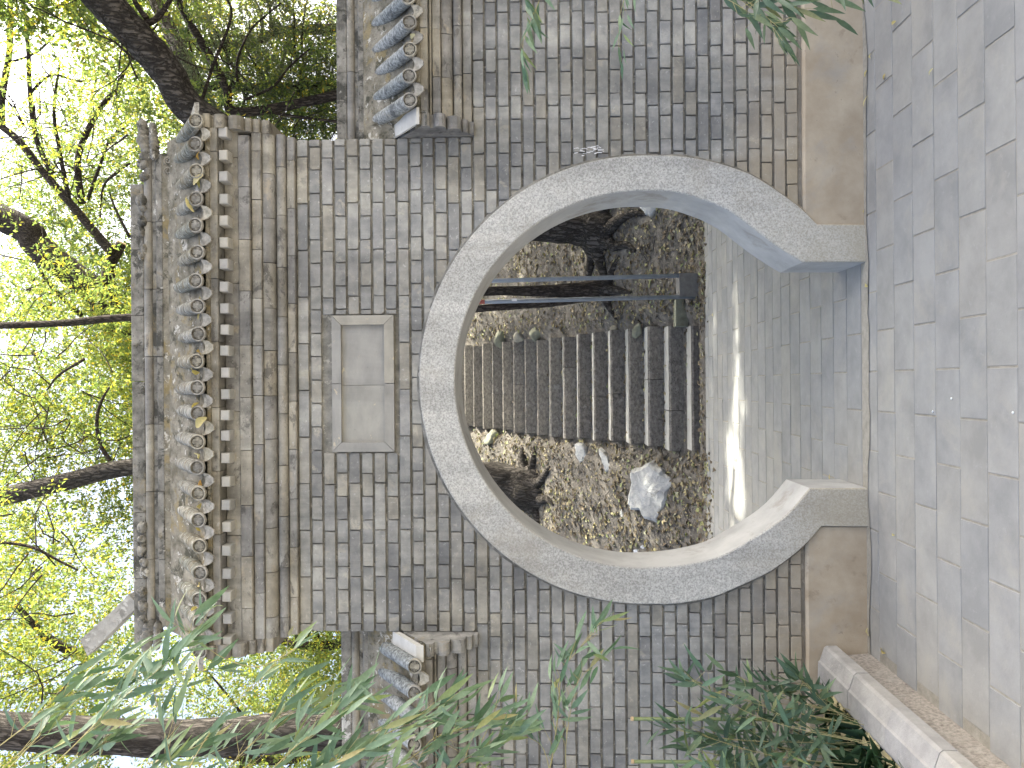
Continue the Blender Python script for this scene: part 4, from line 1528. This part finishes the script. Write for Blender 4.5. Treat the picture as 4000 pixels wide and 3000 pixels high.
limb(ta, 'branch', P1([r1(1290, 650), r1(1360, 430), r1(1480, 110), r1(1440, -30)], Y + .3), [0.016, 0.014, 0.012, 0.008], 'bark2', 7)
twigs(ta, P1([r1(900, 300), r1(800, 500), r1(1000, 100)], Y), 10, 1.0, 0.009)
crown('crown', ta, [(7.2, 2.4, 7.5, 3.8, 5.0, 0.8), (7.9, 2.0, 8.6, 3.6, 4.6, 0.7), (3.5, 1.4, 7.5, 1.9, 2.3, 0.55)], 33000, 9, 0.09, MATS['green'], clump=-0.4)  # dense crown added out of frame to shade the paving, gate and roof
crown('foliage', ta, [(2.9, 3.2, 5.2, 1.3, 0.8, 0.8)], 240, 9, 0.055, MATS['green'])

# B: thin dark trunk and the conifer beside it
Y = 5.2
tb = empty('conifer_tree', (at(1300, 350, Y).x, Y, 1.0), 'dusky conifer with upright trunk seen over the low wall roof', 'tree', TREES)
limb(tb, 'trunk', [tuple(at(1700, 350, Y))] + P1([(1312, 350), (1180, 345), (1040, 352), (900, 335), (760, 330), (650, 300)], Y), [0.085, 0.082, 0.08, 0.075, 0.05, 0.03, 0.015], 'bark', 12, 0.12)
for k in range(26):
    z = RN.uniform(780, 1300)
    b = at(z, 350, Y)
    a = RN.uniform(0, 6.28)
    l = RN.uniform(0.5, 1.1)
    e = b + Vector((math.cos(a) * l, math.sin(a) * l * .7, RN.uniform(-.05, .35)))
    limb(tb, 'branch', [b, (b + e) / 2 + Vector((0, 0, .06)), e], [0.018, 0.012, 0.005], 'bark2', 6, 0.1, 3, k)
cc = at(960, 330, Y)
crown('crown', tb, [(cc.x, cc.y, cc.z - 0.15, 1.25, 0.8, 1.05), (cc.x - .2, cc.y, cc.z - 1.0, 1.0, 0.7, 0.6)], 2700, 16, 0.05, MATS['needle'], 0.16, -0.3, 0.2)

Y = 4.2
tb2 = empty('slender_tree', (at(1300, 420, Y).x, Y, 0.4), 'slender dark tree crossing behind the conifer', 'tree', TREES)
limb(tb2, 'trunk', [at(1500, 330, Y)] + P1([r1(1560, 720), r1(1450, 560), r1(1330, 340), r1(1200, 120), r1(1120, -40)], Y), [0.05, 0.048, 0.046, 0.045, 0.042, 0.04], 'bark2', 10)
limb(tb2, 'branch', P1([r1(1560, 640), r1(1740, 560), r1(1860, 420), r1(2000, 300)], Y), [0.014, 0.014, 0.011, 0.008], 'bark2', 6)
limb(tb2, 'branch', P1([r1(1520, 520), r1(1520, 380), r1(1600, 200), r1(1700, 100), r1(1800, 20)], Y), [0.014, 0.013, 0.011, 0.01, 0.008], 'bark2', 6)
limb(tb2, 'branch', P1([r1(1600, 690), r1(1850, 740), r1(2160, 780)], Y), [0.018, 0.016, 0.014], 'bark2', 6)
twigs(tb2, P1([r1(1900, 700), r1(1600, 500), r1(2000, 750)], Y), 14, 0.7, 0.006)
crown('crown', tb2, [(3.0, 4.6, 4.2, 1.1, 0.6, 1.0)], 900, 9, 0.05, MATS['green'])

# two slim stems from one root, behind the metal poles
base = ats(2372, 1128)
Y = base.y
tw2 = empty('twin_stem_tree', base, 'young tree splitting into two slim stems behind the metal poles', 'tree', TREES)
limb(tw2, 'trunk', [base - Vector((0, 0, .15)), base + Vector((0, 0, .05)), at(2260, 1132, Y), at(2100, 1137, Y), at(1870, 1140, Y), at(1500, 1190, Y), at(1000, 1238, Y), at(507, 1240, Y), at(250, 1262, Y), at(0, 1272, Y), at(-250, 1282, Y)],
     [0.15, 0.115, 0.085, 0.062, 0.05, 0.048, 0.045, 0.045, 0.042, 0.04, 0.03], 'bark2', 14, 0.14, 6, 3)
limb(tw2, 'stem', [at(2330, 1150, Y), at(2180, 1178, Y), at(2000, 1196, Y), at(1850, 1208, Y), at(1400, 1260, Y + .4), at(900, 1400, Y + .8)],
     [0.07, 0.05, 0.042, 0.04, 0.035, 0.025], 'bark2', 12, 0.12, 6, 4)
for k, (dx, dy) in enumerate(((-0.38, -0.2), (0.32, -0.3), (-0.1, -0.42))):
    ptsr = []
    for t in (0, .3, .6, 1.0):
        x, y = base.x + dx * t, base.y + dy * t
        ptsr.append((x, y, max(bank(x, y) + 0.035 * (1 - t), base.z * (t == 0) + 0.02 * (t == 0))))
    limb(tw2, 'root', ptsr, [0.075, 0.06, 0.04, 0.015], 'bark', 9, 0.2, 5, k)
crown('crown', tw2, [(0.7, 5.0, 7.0, 1.5, 1.1, 0.75), (1.0, 5.0, 8.2, 1.8, 1.4, 0.8)], 170, 9, 0.055, MATS['green'])

# C: forked dark trunk over the middle of the ridge, rooted behind the crest of the bank
Y = 9.4
r0_ = at(1420, 1300, Y)
tcn = empty('forked_tree', (r0_.x, Y, bank(r0_.x, Y)), 'big dark forked tree towering over the middle of the ridge', 'tree', TREES)
pts = [(r0_.x, Y, bank(r0_.x, Y) - 0.2), tuple(r0_)] + P1([(1000, 1285), r2(800, 450), r2(640, 260), r2(430, 90), r2(240, -60), r1(180, 1480), r1(0, 1390), r1(-200, 1280)], Y)
limb(tcn, 'trunk', pts, [0.3, 0.27, 0.25, 0.235, 0.235, 0.235, 0.23, 0.23, 0.225, 0.21], 'bark2', 18, 0.12, 6, 3)
K = (Y + 3.74) / (5.0 + 3.74)
limb(tcn, 'branch', P1([r2(690, 180), r2(700, 60), r1(735, 1640), r1(775, 1560)], Y), [0.075 * K, 0.07 * K, 0.062 * K, 0.058 * K], 'bark2', 12, 0.1)
c = at(*r1(776, 1556), Y)
m = MB()
d0 = (c - at(*r1(735, 1640), Y)).normalized()
m.tube([c, c + d0 * 0.02], [0.056 * K, 0.053 * K], 12)
m.build('sawn_stub', MATS['cut'], tcn)
for br, rr_ in ((([720, 1620], [600, 1480], [440, 1290], [260, 1080], [120, 900], [0, 800], [-150, 650]), (0.055, 0.05, 0.045, 0.04, 0.04, 0.038, 0.03)),
                (([525, 1300], [500, 1010], [610, 740], [760, 540], [800, 420]), (0.04, 0.035, 0.032, 0.025, 0.015)),
                (([440, 1270], [380, 960], [345, 700], [385, 400]), (0.028, 0.022, 0.018, 0.01)),
                (([330, 1110], [230, 880], [190, 560], [180, 300], [140, -20]), (0.03, 0.028, 0.026, 0.024, 0.02)),
                (([10, 810], [15, 600], [60, 330], [65, -30]), (0.036, 0.036, 0.034, 0.03)),
                (([830, 1040], [740, 1110], [660, 1200], [640, 1420]), (0.02, 0.017, 0.012, 0.01)),
                (([830, 1520], [740, 1340], [700, 1230]), (0.018, 0.014, 0.008)),
                (([560, 1280], [640, 1060], [700, 900], [820, 800]), (0.02, 0.018, 0.014, 0.008)),
                (([190, 600], [330, 480], [520, 520], [760, 470]), (0.016, 0.014, 0.012, 0.007)),
                (([60, 400], [240, 330], [420, 160], [600, 120]), (0.014, 0.013, 0.011, 0.007))):
    limb(tcn, 'branch', P1([r1(*q) for q in br], Y - 0.6), [x * K for x in rr_], 'bark2', 9)
limb(tcn, 'branch', P1([r2(520, 380), r2(380, 250), r2(280, 130), r2(220, 20)], Y - .3), [0.03 * K, 0.026 * K, 0.02 * K, 0.015 * K], 'bark2', 8)
twigs(tcn, P1([r1(400, 1100), r1(200, 800), r2(200, 100), r1(500, 900), r2(300, 500), r1(300, 500)], Y - 1), 44, 1.7, 0.012)
crown('crown', tcn, [(2.6, 12.0, 10.6, 4.2, 1.6, 2.4), (0.8, 11.2, 8.9, 2.6, 1.3, 1.2)], 9500, 9, 0.075, MATS['green'])

# D: old trunk on the bank, its stem slanting up past the ridge
base = ats(2060, 1905)
Y = base.y
td_ = empty('old_tree', base, 'furrowed tree rooted high on the bank beyond the boulder', 'tree', TREES)
pts = [base + Vector((0, 0.1, -.45)), base + Vector((0.0, 0, .0)), at(1985, 1880, Y), at(1850, 1850, Y), at(1400, 1810, Y), at(900, 1790, Y)] + P1([r2(830, 1350), r2(400, 1450), r2(0, 1545), r2(-300, 1620)], Y)
limb(td_, 'trunk', pts, [0.48, 0.34, 0.22, 0.18, 0.15, 0.13, 0.115, 0.12, 0.125, 0.11], 'bark', 20, 0.16, 8, 6)
for k, (dx, dy) in enumerate(((0.55, -0.25), (0.30, -0.62), (-0.15, -0.7), (-0.6, -0.35), (0.62, 0.1))):
    ptsr = []
    for t in (0, .3, .55, .8, 1.0):
        x, y = base.x + dx * t + 0.05 * math.sin(t * 7 + k), base.y + dy * t
        ptsr.append((x, y, bank(x, y) + 0.05 * (1 - t) + (0.12 if t == 0 else 0)))
    limb(td_, 'root', ptsr, [0.16, 0.10, 0.065, 0.045, 0.02], 'bark', 10, 0.2, 5, k)
limb(td_, 'branch', P1([r2(705, 1310), r2(640, 1200), r2(620, 1050), r2(650, 930), r2(700, 840)], Y - .3), [0.03, 0.027, 0.025, 0.02, 0.012], 'bark2', 8)
limb(td_, 'branch', P1([r2(540, 660), r2(380, 760), r2(300, 860)], Y - 1), [0.02, 0.016, 0.01], 'bark2', 7)
twigs(td_, P1([r2(400, 700), r2(300, 1100), r2(600, 1000), r3(300, 300)], Y), 30, 1.4, 0.010)
crown('crown', td_, [(-1.2, 8.3, 9.4, 3.6, 1.3, 2.2), (-0.4, 8.2, 7.8, 2.2, 1.0, 0.9)], 7500, 9, 0.066, MATS['yellow'])

# A2: trunk with spreading roots seen through the gate on the bank
base = ats(2352, 905)
Y = base.y
te = empty('rooted_tree', base, 'stout tree with spreading roots on the bank behind the post stand', 'tree', TREES)
pts = [base + Vector((0, .08, -.4)), base + Vector((0, 0, 0.0)), at(2270, 893, Y), at(2130, 886, Y), at(1800, 880, Y), at(1000, 800, Y)]
limb(te, 'trunk', pts, [0.42, 0.30, 0.20, 0.17, 0.15, 0.12], 'bark', 20, 0.15, 8, 7)
for k, (dx, dy) in enumerate(((-0.75, -0.15), (-0.35, -0.6), (0.05, -0.75), (0.5, -0.4), (-0.7, 0.25))):
    ptsr = []
    for t in (0, .3, .55, .8, 1.0):
        x, y = base.x + dx * t + 0.04 * math.sin(t * 8 + k), base.y + dy * t
        ptsr.append((x, y, bank(x, y) + 0.05 * (1 - t) + (0.10 if t == 0 else 0)))
    limb(te, 'root', ptsr, [0.14, 0.09, 0.06, 0.04, 0.018], 'bark', 10, 0.2, 5, k)
crown('shade_crown', te, [(7.2, 8.0, 7.8, 3.0, 2.6, 0.9)], 3000, 9, 0.085, MATS['green'], clump=-0.3)  # leaf mass added out of view to keep the sun off the bank
limb(te, 'branch', [at(1000, 800, te.location.y), (4.5, 6.0, 6.2), (6.0, 7.2, 7.2), (7.4, 8.0, 7.9)], [0.12, 0.10, 0.07, 0.03], 'bark', 10)
crown('crown', te, [(3.9, 6.6, 8.4, 1.9, 1.4, 1.5), (4.4, 6.8, 6.9, 1.8, 1.4, 1.4)], 850, 9, 0.06, MATS['yellow'])

# E: dark straight trunk behind the bamboo
Y = 1.6
tf = empty('straight_tree', (at(1600, 2880, Y).x, Y, 0), 'dark rough straight trunk standing close behind the bamboo and low wall', 'tree', TREES)
limb(tf, 'trunk', [(at(1600, 2890, Y).x, Y, -0.05)] + P1([(1343, 2855), (1000, 2872), (700, 2882), (400, 2875), (0, 2852), (-300, 2830), (-700, 2790)], Y),
     [0.16, 0.135, 0.130, 0.125, 0.125, 0.125, 0.12, 0.10], 'bark', 20, 0.10, 8, 9)
limb(tf, 'branch', P1([r3(0, 210), r3(200, 240), r3(400, 340), r3(500, 390)], Y + 1.5), [0.014, 0.014, 0.011, 0.008], 'bark2', 7)
limb(tf, 'branch', P1([r3(530, 930), r3(360, 860), r3(220, 740), r3(100, 600)], Y + 2.5), [0.05, 0.045, 0.035, 0.02], 'bark2', 9)
twigs(tf, P1([r3(300, 400), r3(150, 250), r3(500, 1100)], Y + 1), 16, 0.9, 0.007)
crown('crown', tf, [(-3.0, 3.6, 6.9, 2.2, 1.4, 1.3)], 5200, 9, 0.05, MATS['yellow'])

# F: leafy thicket trees over the low wall roof behind the bamboo
for i, (cx, cy, cz, rx, ry, rz_, nn, mt, lab) in enumerate((
        (-3.1, 5.6, 4.3, 1.7, 0.9, 1.2, 2500, 'yellow', 'dense yellow green tree low behind the bamboo and tiled wall'),
        (-5.0, 6.6, 5.2, 1.7, 1.0, 1.9, 2400, 'yellow', 'taller yellow green tree seen beyond the dark straight trunk'),
        (5.2, 7.6, 6.0, 2.2, 1.3, 2.6, 1900, 'yellow', 'yellow green tree filling the view behind the conifer'))):
    t = empty('leafy_tree', (cx, cy, 1.8), lab, 'tree', TREES)
    limb(t, 'trunk', [(cx, cy, 1.6), (cx + .1, cy, cz - 1.0), (cx - .1, cy, cz), (cx + .15, cy, cz + rz_ * .8)], [0.09, 0.075, 0.06, 0.02], 'bark2', 10)
    for k in range(7):
        a = RN.uniform(0, 6.28)
        b = Vector((cx, cy, cz + RN.uniform(-1.0, .4)))
        e = b + Vector((math.cos(a) * rx * .7, math.sin(a) * ry * .7, RN.uniform(.2, .8)))
        limb(t, 'branch', [b, (b + e) / 2 + Vector((0, 0, -.08)), e], [0.03, 0.02, 0.008], 'bark2', 7, 0.1, 4, k)
    crown('crown', t, [(cx, cy, cz, rx, ry, rz_)], nn, 10, 0.05, MATS[mt])

# unseen bushy tree added to the side to close off the light beside the gate
t = empty('light_blocking_tree', (6.6, 3.0, 0.0), 'unseen bushy tree added beyond the wall to block side light', 'tree', TREES)
limb(t, 'trunk', [(6.6, 3.0, -0.1), (6.5, 3.0, 2.0), (6.6, 3.1, 4.8)], [0.12, 0.10, 0.04], 'bark', 10)
for k in range(12):
    a = k * 0.55
    b = Vector((6.55, 3.0, 0.8 + 0.3 * k))
    e = b + Vector((math.cos(a) * 1.2, math.sin(a) * 2.4, 0.7))
    limb(t, 'branch', [b, (b + e) / 2 + Vector((0, 0, .1)), e], [0.04, 0.025, 0.01], 'bark2', 7, 0.1, 4, k)
crown('crown', t, [(6.6, 3.0, 2.9, 1.5, 3.6, 3.2)], 9000, 9, 0.10, MATS['olive'], clump=-0.4)

# far wood beyond, reads as one mass
fo = crown('distant_foliage', None, [(-5.5, 14, 8.0, 4.5, 1.8, 3.6), (1.0, 15, 9.0, 4.5, 1.8, 3.4), (7.0, 13, 7.5, 4.5, 1.8, 4.0)], 11000, 9, 0.10, MATS['yellow'], spread=0.3)
tag(fo, kind='stuff')


# ------------------------------------------------------------------ bamboo
def bleafmesh(mat, seed):
    rr = random.Random(seed)
    st = [(0, .05), (.12, .55), (.3, 1.0), (.55, .9), (.8, .5), (1.0, .02)]
    v, f = [], []
    bend = rr.uniform(.05, .28)
    tw = rr.uniform(-.5, .5)
    for t, wv in st:
        z = -bend * t * t
        a = tw * t
        s, cq = math.sin(a), math.cos(a)
        hw = 0.082 * wv
        up = 0.018 * wv
        for sx in (-1, 0, 1):
            lx, lz = sx * hw, (up if sx else 0)
            v.append((lx * cq - lz * s, t, z + lx * s + lz * cq))
    for i in range(len(st) - 1):
        for q in range(2):
            a = i * 3 + q
            f.append((a, a + 1, a + 4, a + 3))
    return mesh('leaf', v, f, mat, True)


BL = [bleafmesh(MATS['bleaf'], s) for s in range(6)]
BLD = [bleafmesh(MATS['bleaf_dark'], s + 20) for s in range(6)]


def put_leaf(plant, p, d, size, meshes, face=None):
    d = d.normalized()
    up = face if face is not None else Vector((RN.gauss(0, .55), RN.gauss(-.9, .45), RN.gauss(.55, .3)))
    x = d.cross(up)
    if x.length < 1e-3:
        x = Vector((1, 0, 0))
    x.normalize()
    z = x.cross(d)
    m = Matrix((x, d, z)).transposed()
    link('leaf', RN.choice(meshes), plant, p, m, (size * 1.25 * RN.uniform(.85, 1.2), size * 1.25, size * 1.25))


def spray(plant, pts, nleaf, size, droop, meshes, r0=0.0022, start=0.25, jit=0.6, sidetwig=0.35):
    p = smooth_path(pts, 6)
    m = MB()
    m.tube(p, lerp_list([r0, r0 * 0.35], len(p)), 6, cap=False)
    for k in range(nleaf):
        t = start + (1 - start) * (k + 0.5) / nleaf
        f = t * (len(p) - 1)
        i = min(int(f), len(p) - 2)
        a = p[i].lerp(p[i + 1], f - i)
        td = (p[i + 1] - p[i]).normalized()
        d = (td * 0.7 + droop * 0.9 + Vector((RN.gauss(0, jit), RN.gauss(0, jit), RN.gauss(0, jit)))).normalized()
        if RN.random() < sidetwig:
            e = a + (td + droop * 0.5 + Vector((RN.gauss(0, .6), RN.gauss(0, .6), RN.gauss(0, .6)))).normalized() * size * RN.uniform(.5, 1.1)
            m.tube([a, (a + e) / 2, e], [r0 * .5, r0 * .4, r0 * .25], 5, cap=False)
            a = e
        put_leaf(plant, a, d, size * RN.uniform(.7, 1.15), meshes)
    put_leaf(plant, p[-1], (p[-1] - p[-2]).normalized() + droop * .3, size, meshes)
    m.build('twig', MATS['twig'], plant, smooth=True)


KD = 4000 / 2212.0
droop = Vector((0.45, -0.1, -0.6))


def dp(lst, Y0, Y1):
    n = len(lst)
    return [at(x * KD, y * KD, Y0 + (Y1 - Y0) * i / (n - 1)) for i, (x, y) in enumerate(lst)]


# tall clump, standing out of frame beyond the planter
b1 = empty('bamboo_clump', (-1.75, -1.35, 0.1), 'tall bamboo clump whose pale leafy sprays hang over the planter', 'bamboo', 'bamboo round the gate')
for k, (x, y, h_) in enumerate(((-1.72, -1.35, 3.4), (-1.62, -1.1, 3.0), (-1.9, -1.5, 3.6), (-1.66, -1.62, 2.6))):
    limb(b1, 'culm', [(x, y, 0.06), (x + .03, y, h_ * .5), (x + .16, y + .05, h_)], [0.011, 0.010, 0.004], 'culm', 10, 0, 10, k)
for lst, nl, sz in (
        ([(-60, 1720), (60, 1610), (170, 1510), (260, 1430)], 22, 0.115),
        ([(40, 1720), (150, 1620), (240, 1530), (350, 1440), (420, 1375)], 26, 0.115),
        ([(-40, 1640), (40, 1580), (110, 1520), (180, 1490)], 18, 0.105),
        ([(370, 1720), (368, 1640), (345, 1540), (325, 1470)], 14, 0.11),
        ([(380, 1720), (410, 1655), (470, 1560), (555, 1470), (640, 1400)], 9, 0.10),
        ([(100, 1740), (160, 1660), (215, 1610), (250, 1590)], 14, 0.10),
        ([(420, 1740), (510, 1640), (590, 1560), (640, 1500)], 20, 0.11),
        ([(520, 1740), (610, 1640), (700, 1560), (760, 1500)], 22, 0.11),
        ([(640, 1740), (740, 1650), (860, 1570), (960, 1520)], 26, 0.115),
        ([(720, 1760), (840, 1670), (960, 1590), (1060, 1550)], 26, 0.11),
        ([(850, 1760), (950, 1680), (1040, 1620), (1120, 1580)], 22, 0.11),
        ([(560, 1760), (640, 1690), (720, 1640), (790, 1620)], 18, 0.11),
        ([(250, 1760), (300, 1690), (370, 1640), (430, 1610)], 14, 0.11)):
    spray(b1, dp(lst, -1.45 + RN.uniform(-.15, .1), -1.15 + RN.uniform(-.15, .15)), int(nl * 1.2), sz * 0.9, droop, BL)
    l2 = [(x + RN.gauss(8, 22), y + RN.gauss(14, 20)) for x, y in lst]
    spray(b1, dp(l2, -1.3 + RN.uniform(-.15, .1), -0.95 + RN.uniform(-.15, .15)), int(nl * 0.7), sz * 0.88, droop, BL)
spray(b1, dp([(640, 1400), (560, 1440), (480, 1420), (420, 1375), (372, 1345)][::1], -1.2, -1.25), 3, 0.09, droop, BL, start=0.5)
for x, y in ((372, 1360), (400, 1372), (420, 1352), (425, 1400), (392, 1395), (440, 1338)):
    put_leaf(b1, at(x * KD, y * KD, -1.2), Vector((0.75, -.1, -0.35 + RN.gauss(0, .3))), 0.085, BL)

# single spray reaching across the bricks
b2 = empty('bamboo_shoot', (-1.62, -1.0, 0.1), 'young bamboo shoot with one spray stretched across the dark bricks', 'bamboo', 'bamboo round the gate')
limb(b2, 'culm', [(-1.62, -1.0, 0.05), (-1.6, -0.98, 0.7), (-1.5, -.95, 1.15)], [0.007, 0.006, 0.004], 'culm', 8, 0)
spray(b2, dp([(1165, 1720), (1190, 1650), (1206, 1540), (1215, 1450), (1262, 1390), (1290, 1350)], -0.95, -0.9), 30, 0.088, Vector((.3, -.1, -.1)), BL, 0.003, 0.2, 0.75, 0.6)
spray(b2, dp([(1225, 1720), (1222, 1620), (1232, 1540), (1250, 1470), (1300, 1420)], -0.98, -0.93), 20, 0.088, Vector((.3, -.1, 0)), BL, 0.002, 0.25, 0.75, 0.6)
spray(b2, dp([(1200, 1740), (1175, 1620), (1130, 1585), (1118, 1540)], -0.95, -0.9), 9, 0.085, Vector((.35, 0, -.15)), BL, 0.002, 0.3)
spray(b2, dp([(1195, 1720), (1040, 1650), (1060, 1560), (1080, 1510)], -1.0, -0.95), 8, 0.085, Vector((.35, 0, -.25)), BL, 0.0025, 0.3)
for i, (x, y) in enumerate(((2469, 2808), (2471, 2975))):
    t = at(x, y, -0.28)
    c = empty('cut_cane', (t.x, t.y, 0.1), ('green bamboo cane sawn off in the dwarf clump, nearer to the moon gate', 'green bamboo cane sawn off in the dwarf clump, farther from the moon gate')[i], 'cane', 'sawn bamboo canes')
    m = MB()
    m.tube([(t.x, t.y, 0.08), (t.x, t.y, t.z - 0.004)], [0.0085, 0.008], 12)
    m.build('culm', MATS['culm'], c, smooth=True)
    m = MB()
    m.tube([(t.x, t.y, t.z - 0.006), (t.x, t.y, t.z + 0.006)], [0.0095, 0.009], 12)
    m.build('cut_end', MATS['cut'], c)

# dwarf clump in the planter
b3 = empty('dwarf_bamboo', (-1.62, -0.5, 0.1), 'low dense dark green bamboo filling the planter corner', 'bamboo', 'bamboo round the gate')
for k in range(42):
    tx, ty_ = RN.uniform(1440, 1770), RN.uniform(1425, 1690)
    ty_ = max(ty_, 1425 + 0.35 * abs(tx - 1620))
    Yk = RN.uniform(-0.7, -0.3)
    tip = at(tx * KD, ty_ * KD, Yk)
    x, y = min(tip.x - RN.uniform(.02, .22), -1.47), Yk + RN.uniform(-.05, .15)
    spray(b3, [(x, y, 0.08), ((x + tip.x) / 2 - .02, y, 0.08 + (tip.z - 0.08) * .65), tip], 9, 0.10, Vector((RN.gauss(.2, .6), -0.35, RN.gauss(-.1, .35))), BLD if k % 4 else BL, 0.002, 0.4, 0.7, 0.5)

# right hand plants, rooted out of the frame
b4 = empty('drooping_bamboo', (1.75, -1.0, 0.0), 'dark drooping bamboo reaching over the paving opposite the planter', 'bamboo', 'bamboo round the gate')
limb(b4, 'culm', [(1.75, -1.0, 0), (1.72, -1.0, 0.8), (1.62, -1.0, 1.5)], [0.008, 0.007, 0.004], 'culm', 8, 0)
dl = Vector((-0.35, -0.1, -0.55))
for lst, nl, sz in (([(1420, -80), (1500, -10), (1570, 20), (1620, 50)], 12, 0.105), ([(1440, -90), (1540, -20), (1620, 30), (1680, 80)], 15, 0.11),
                    ([(1500, -90), (1580, -30), (1650, 10), (1720, 40)], 14, 0.11), ([(1520, -60), (1600, 20), (1660, 70), (1690, 110)], 12, 0.10),
                    ([(1560, -100), (1640, -40), (1720, 0), (1800, 20)], 10, 0.11), ([(1660, -110), (1760, -50), (1850, -20), (1890, 0)], 10, 0.11)):
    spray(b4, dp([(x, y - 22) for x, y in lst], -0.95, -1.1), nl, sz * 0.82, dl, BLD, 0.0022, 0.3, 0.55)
b5 = empty('hanging_bamboo', (1.9, -0.9, 0.0), 'light green bamboo sprigs dangling before the low tiled wall', 'bamboo', 'bamboo round the gate')
limb(b5, 'culm', [(1.9, -0.9, 0), (1.86, -0.9, 1.4), (1.7, -.88, 2.3)], [0.009, 0.008, 0.004], 'culm', 8, 0)
spray(b5, dp([(1180, -60), (1165, 0), (1148, 40), (1130, 90), (1128, 130)], -0.85, -0.8), 12, 0.085, dl, BL, 0.0018, 0.15, 0.45)
spray(b5, dp([(1130, -60), (1135, 0), (1140, 50)], -0.85, -0.8), 7, 0.08, dl, BL, 0.0016, 0.2, 0.5)
spray(b5, dp([(1360, -60), (1350, -10), (1338, 40), (1336, 100)], -0.85, -0.8), 12, 0.06, dl, BL, 0.0014, 0.15, 0.4)

# grass and fallen leaves in the planter
n = 1500
P = np.c_[NP.uniform(-2.2, -1.46, n), NP.uniform(-1.5, -0.12, n), np.full(n, 0.20)]
d = unit(np.c_[NP.normal(0, .5, n), NP.normal(0, .5, n), np.ones(n) * 0.8])
L = NP.uniform(.06, .15, n)
nr = unit(np.cross(d, NP.normal(0, 1, (n, 3))))
V, F = leaf_np(P, L, np.full(n, 0.005), d, nr, 0.9)
tag(link('grass', mesh_np('grass', V, F, MATS['sage'])), kind='stuff')
n = 420
P = np.c_[-1.455 - np.abs(NP.normal(0, .07, n)), NP.uniform(-1.5, -0.05, n), NP.uniform(.215, .245, n)]
litter('planter_leaves', P, 0.055, MATS['fallen'])

# ------------------------------------------------------------------ single fallen leaves
def fleafmesh(seed, w=0.5):
    rr = random.Random(seed)
    n = 7
    v, f = [], []
    for i in range(n):
        t = i / (n - 1)
        hw = w * 0.5 * math.sin(math.pi * min(t * 0.92 + 0.04, 1)) ** 0.8
        z = 0.12 * math.sin(t * 3.0 + rr.uniform(-.3, .3))
        v += [(-hw, t, z + hw * rr.uniform(.2, .6)), (0, t, z), (hw, t, z + hw * rr.uniform(.1, .6))]
    for i in range(n - 1):
        for q in range(2):
            a = i * 3 + q
            f.append((a, a + 1, a + 4, a + 3))
    return mesh('fallen_leaf', v, f, MATS['fallen'], True)


FL = [fleafmesh(s, w) for s, w in enumerate((0.5, 0.62, 0.42, 0.3))]


def fallen(p, size, label, group, rot=None):
    o = link('fallen_leaf', RN.choice(FL), None, p, rot or (RN.uniform(-.3, .3), RN.uniform(-.3, .3), RN.uniform(0, 6.28)), size)
    return tag(o, label, 'leaf', group)


# lodged between the roof tiles (counted from the end by the planter)
ng = len(tilex) - 1
xs_ = sorted(tilex)
for k in range(ng):
    if k in (0, 3, 8, 15, 19):
        continue
    x = (xs_[k] + xs_[k + 1]) / 2
    nm = f'yellow leaf lodged between the {ORD[k]} and {ORD[k + 1]} roof tile counted from the bamboo side'
    fallen((x + RN.uniform(-.012, .012), -0.19 + RN.uniform(-.01, .02), ZD + 0.012 + RN.uniform(-.01, .01)), RN.uniform(.045, .075), nm, 'leaves on the gate roof',
           (RN.uniform(-.9, .3), RN.uniform(-.9, .9), RN.uniform(1.8, 4.5)))
for (px, py, sz, nm) in ((792, 1668, 0.085, 'long green yellow leaf draped over a tile end near the ridge middle'), (782, 722, 0.075, 'orange leaf standing between tiles near the ridge curls')):
    p = at(px - 25, py, -0.2)
    fallen(p, sz, nm, 'leaves on the gate roof', (rad(-60), 0.5, 3.4))
p = at(1628, 2700, -0.2)
fallen(p, 0.07, 'curled yellow leaf between two tiles of the wall behind the bamboo', 'leaves on the low roofs', (-.6, .3, 2.9))
p = at(1605, 148, -0.2)
fallen(p, 0.05, 'small pale leaf between tiles above the hanging sprigs', 'leaves on the low roofs', (-.6, .3, 2.9))
for (px, py, sz, nm) in (
        (3646, 266, .032, 'yellow leaf lying alone on the paving below the drooping bamboo'), (3390, 373, .05, 'brown curled leaf close to the plinth on the paving'),
        (3458, 287, .03, 'pale leaf on a paving joint beyond the brown curled leaf'), (3376, 823, .028, 'cream leaf at the wall foot beside the gate jamb'),
        (3390, 1120, .026, 'tan speck of leaf on the threshold in front of the jamb'), (3245, 1877, .035, 'yellow brown leaf in the dirt beside the inner jamb corner'),
        (3395, 2485, .04, 'curled yellow leaf beside the granite kerb foot'), (3442, 2530, .045, 'yellow leaf on the paving next to the granite kerb'),
        (3485, 2085, .03, 'reddish leaf scrap on the paving in front of the gate foot'), (3400, 209, .025, 'tiny pale leaf at the wall foot under the drooping bamboo'),
        (3379, 300, .03, 'cream leaf lying in the dirt line below the plinth'), (3500, 82, .03, 'yellow leaf under the tips of the drooping bamboo'),
        (2872, 1787, .045, 'green yellow leaf on the sunlit paving beyond the gate'), (2785, 1235, .035, 'brown leaf on the paving before the steps')):
    fallen(atz(px, py, 0.006), sz, nm, 'leaves on the paving', (RN.uniform(-.2, .2), RN.uniform(-.2, .2), RN.uniform(0, 6.28)))
for (px, py, nm) in ((3713, 1557, 'white pebble beside the dark stained paving slab'), (3640, 1607, 'pale pebble on a joint in the middle of the paving'), (3953, 1612, 'white pebble on the paving farthest from the moon gate')):
    p = atz(px, py, 0.006)
    m = MB()
    m.blob((p.x, p.y, p.z - .003), (0.0048, 0.0044, 0.003), 8, 5, .3, px)
    tag(m.build('pebble', MATS['paper'], smooth=True), nm, 'pebble', 'pebbles on the paving')
print('objects', len(bpy.data.objects))
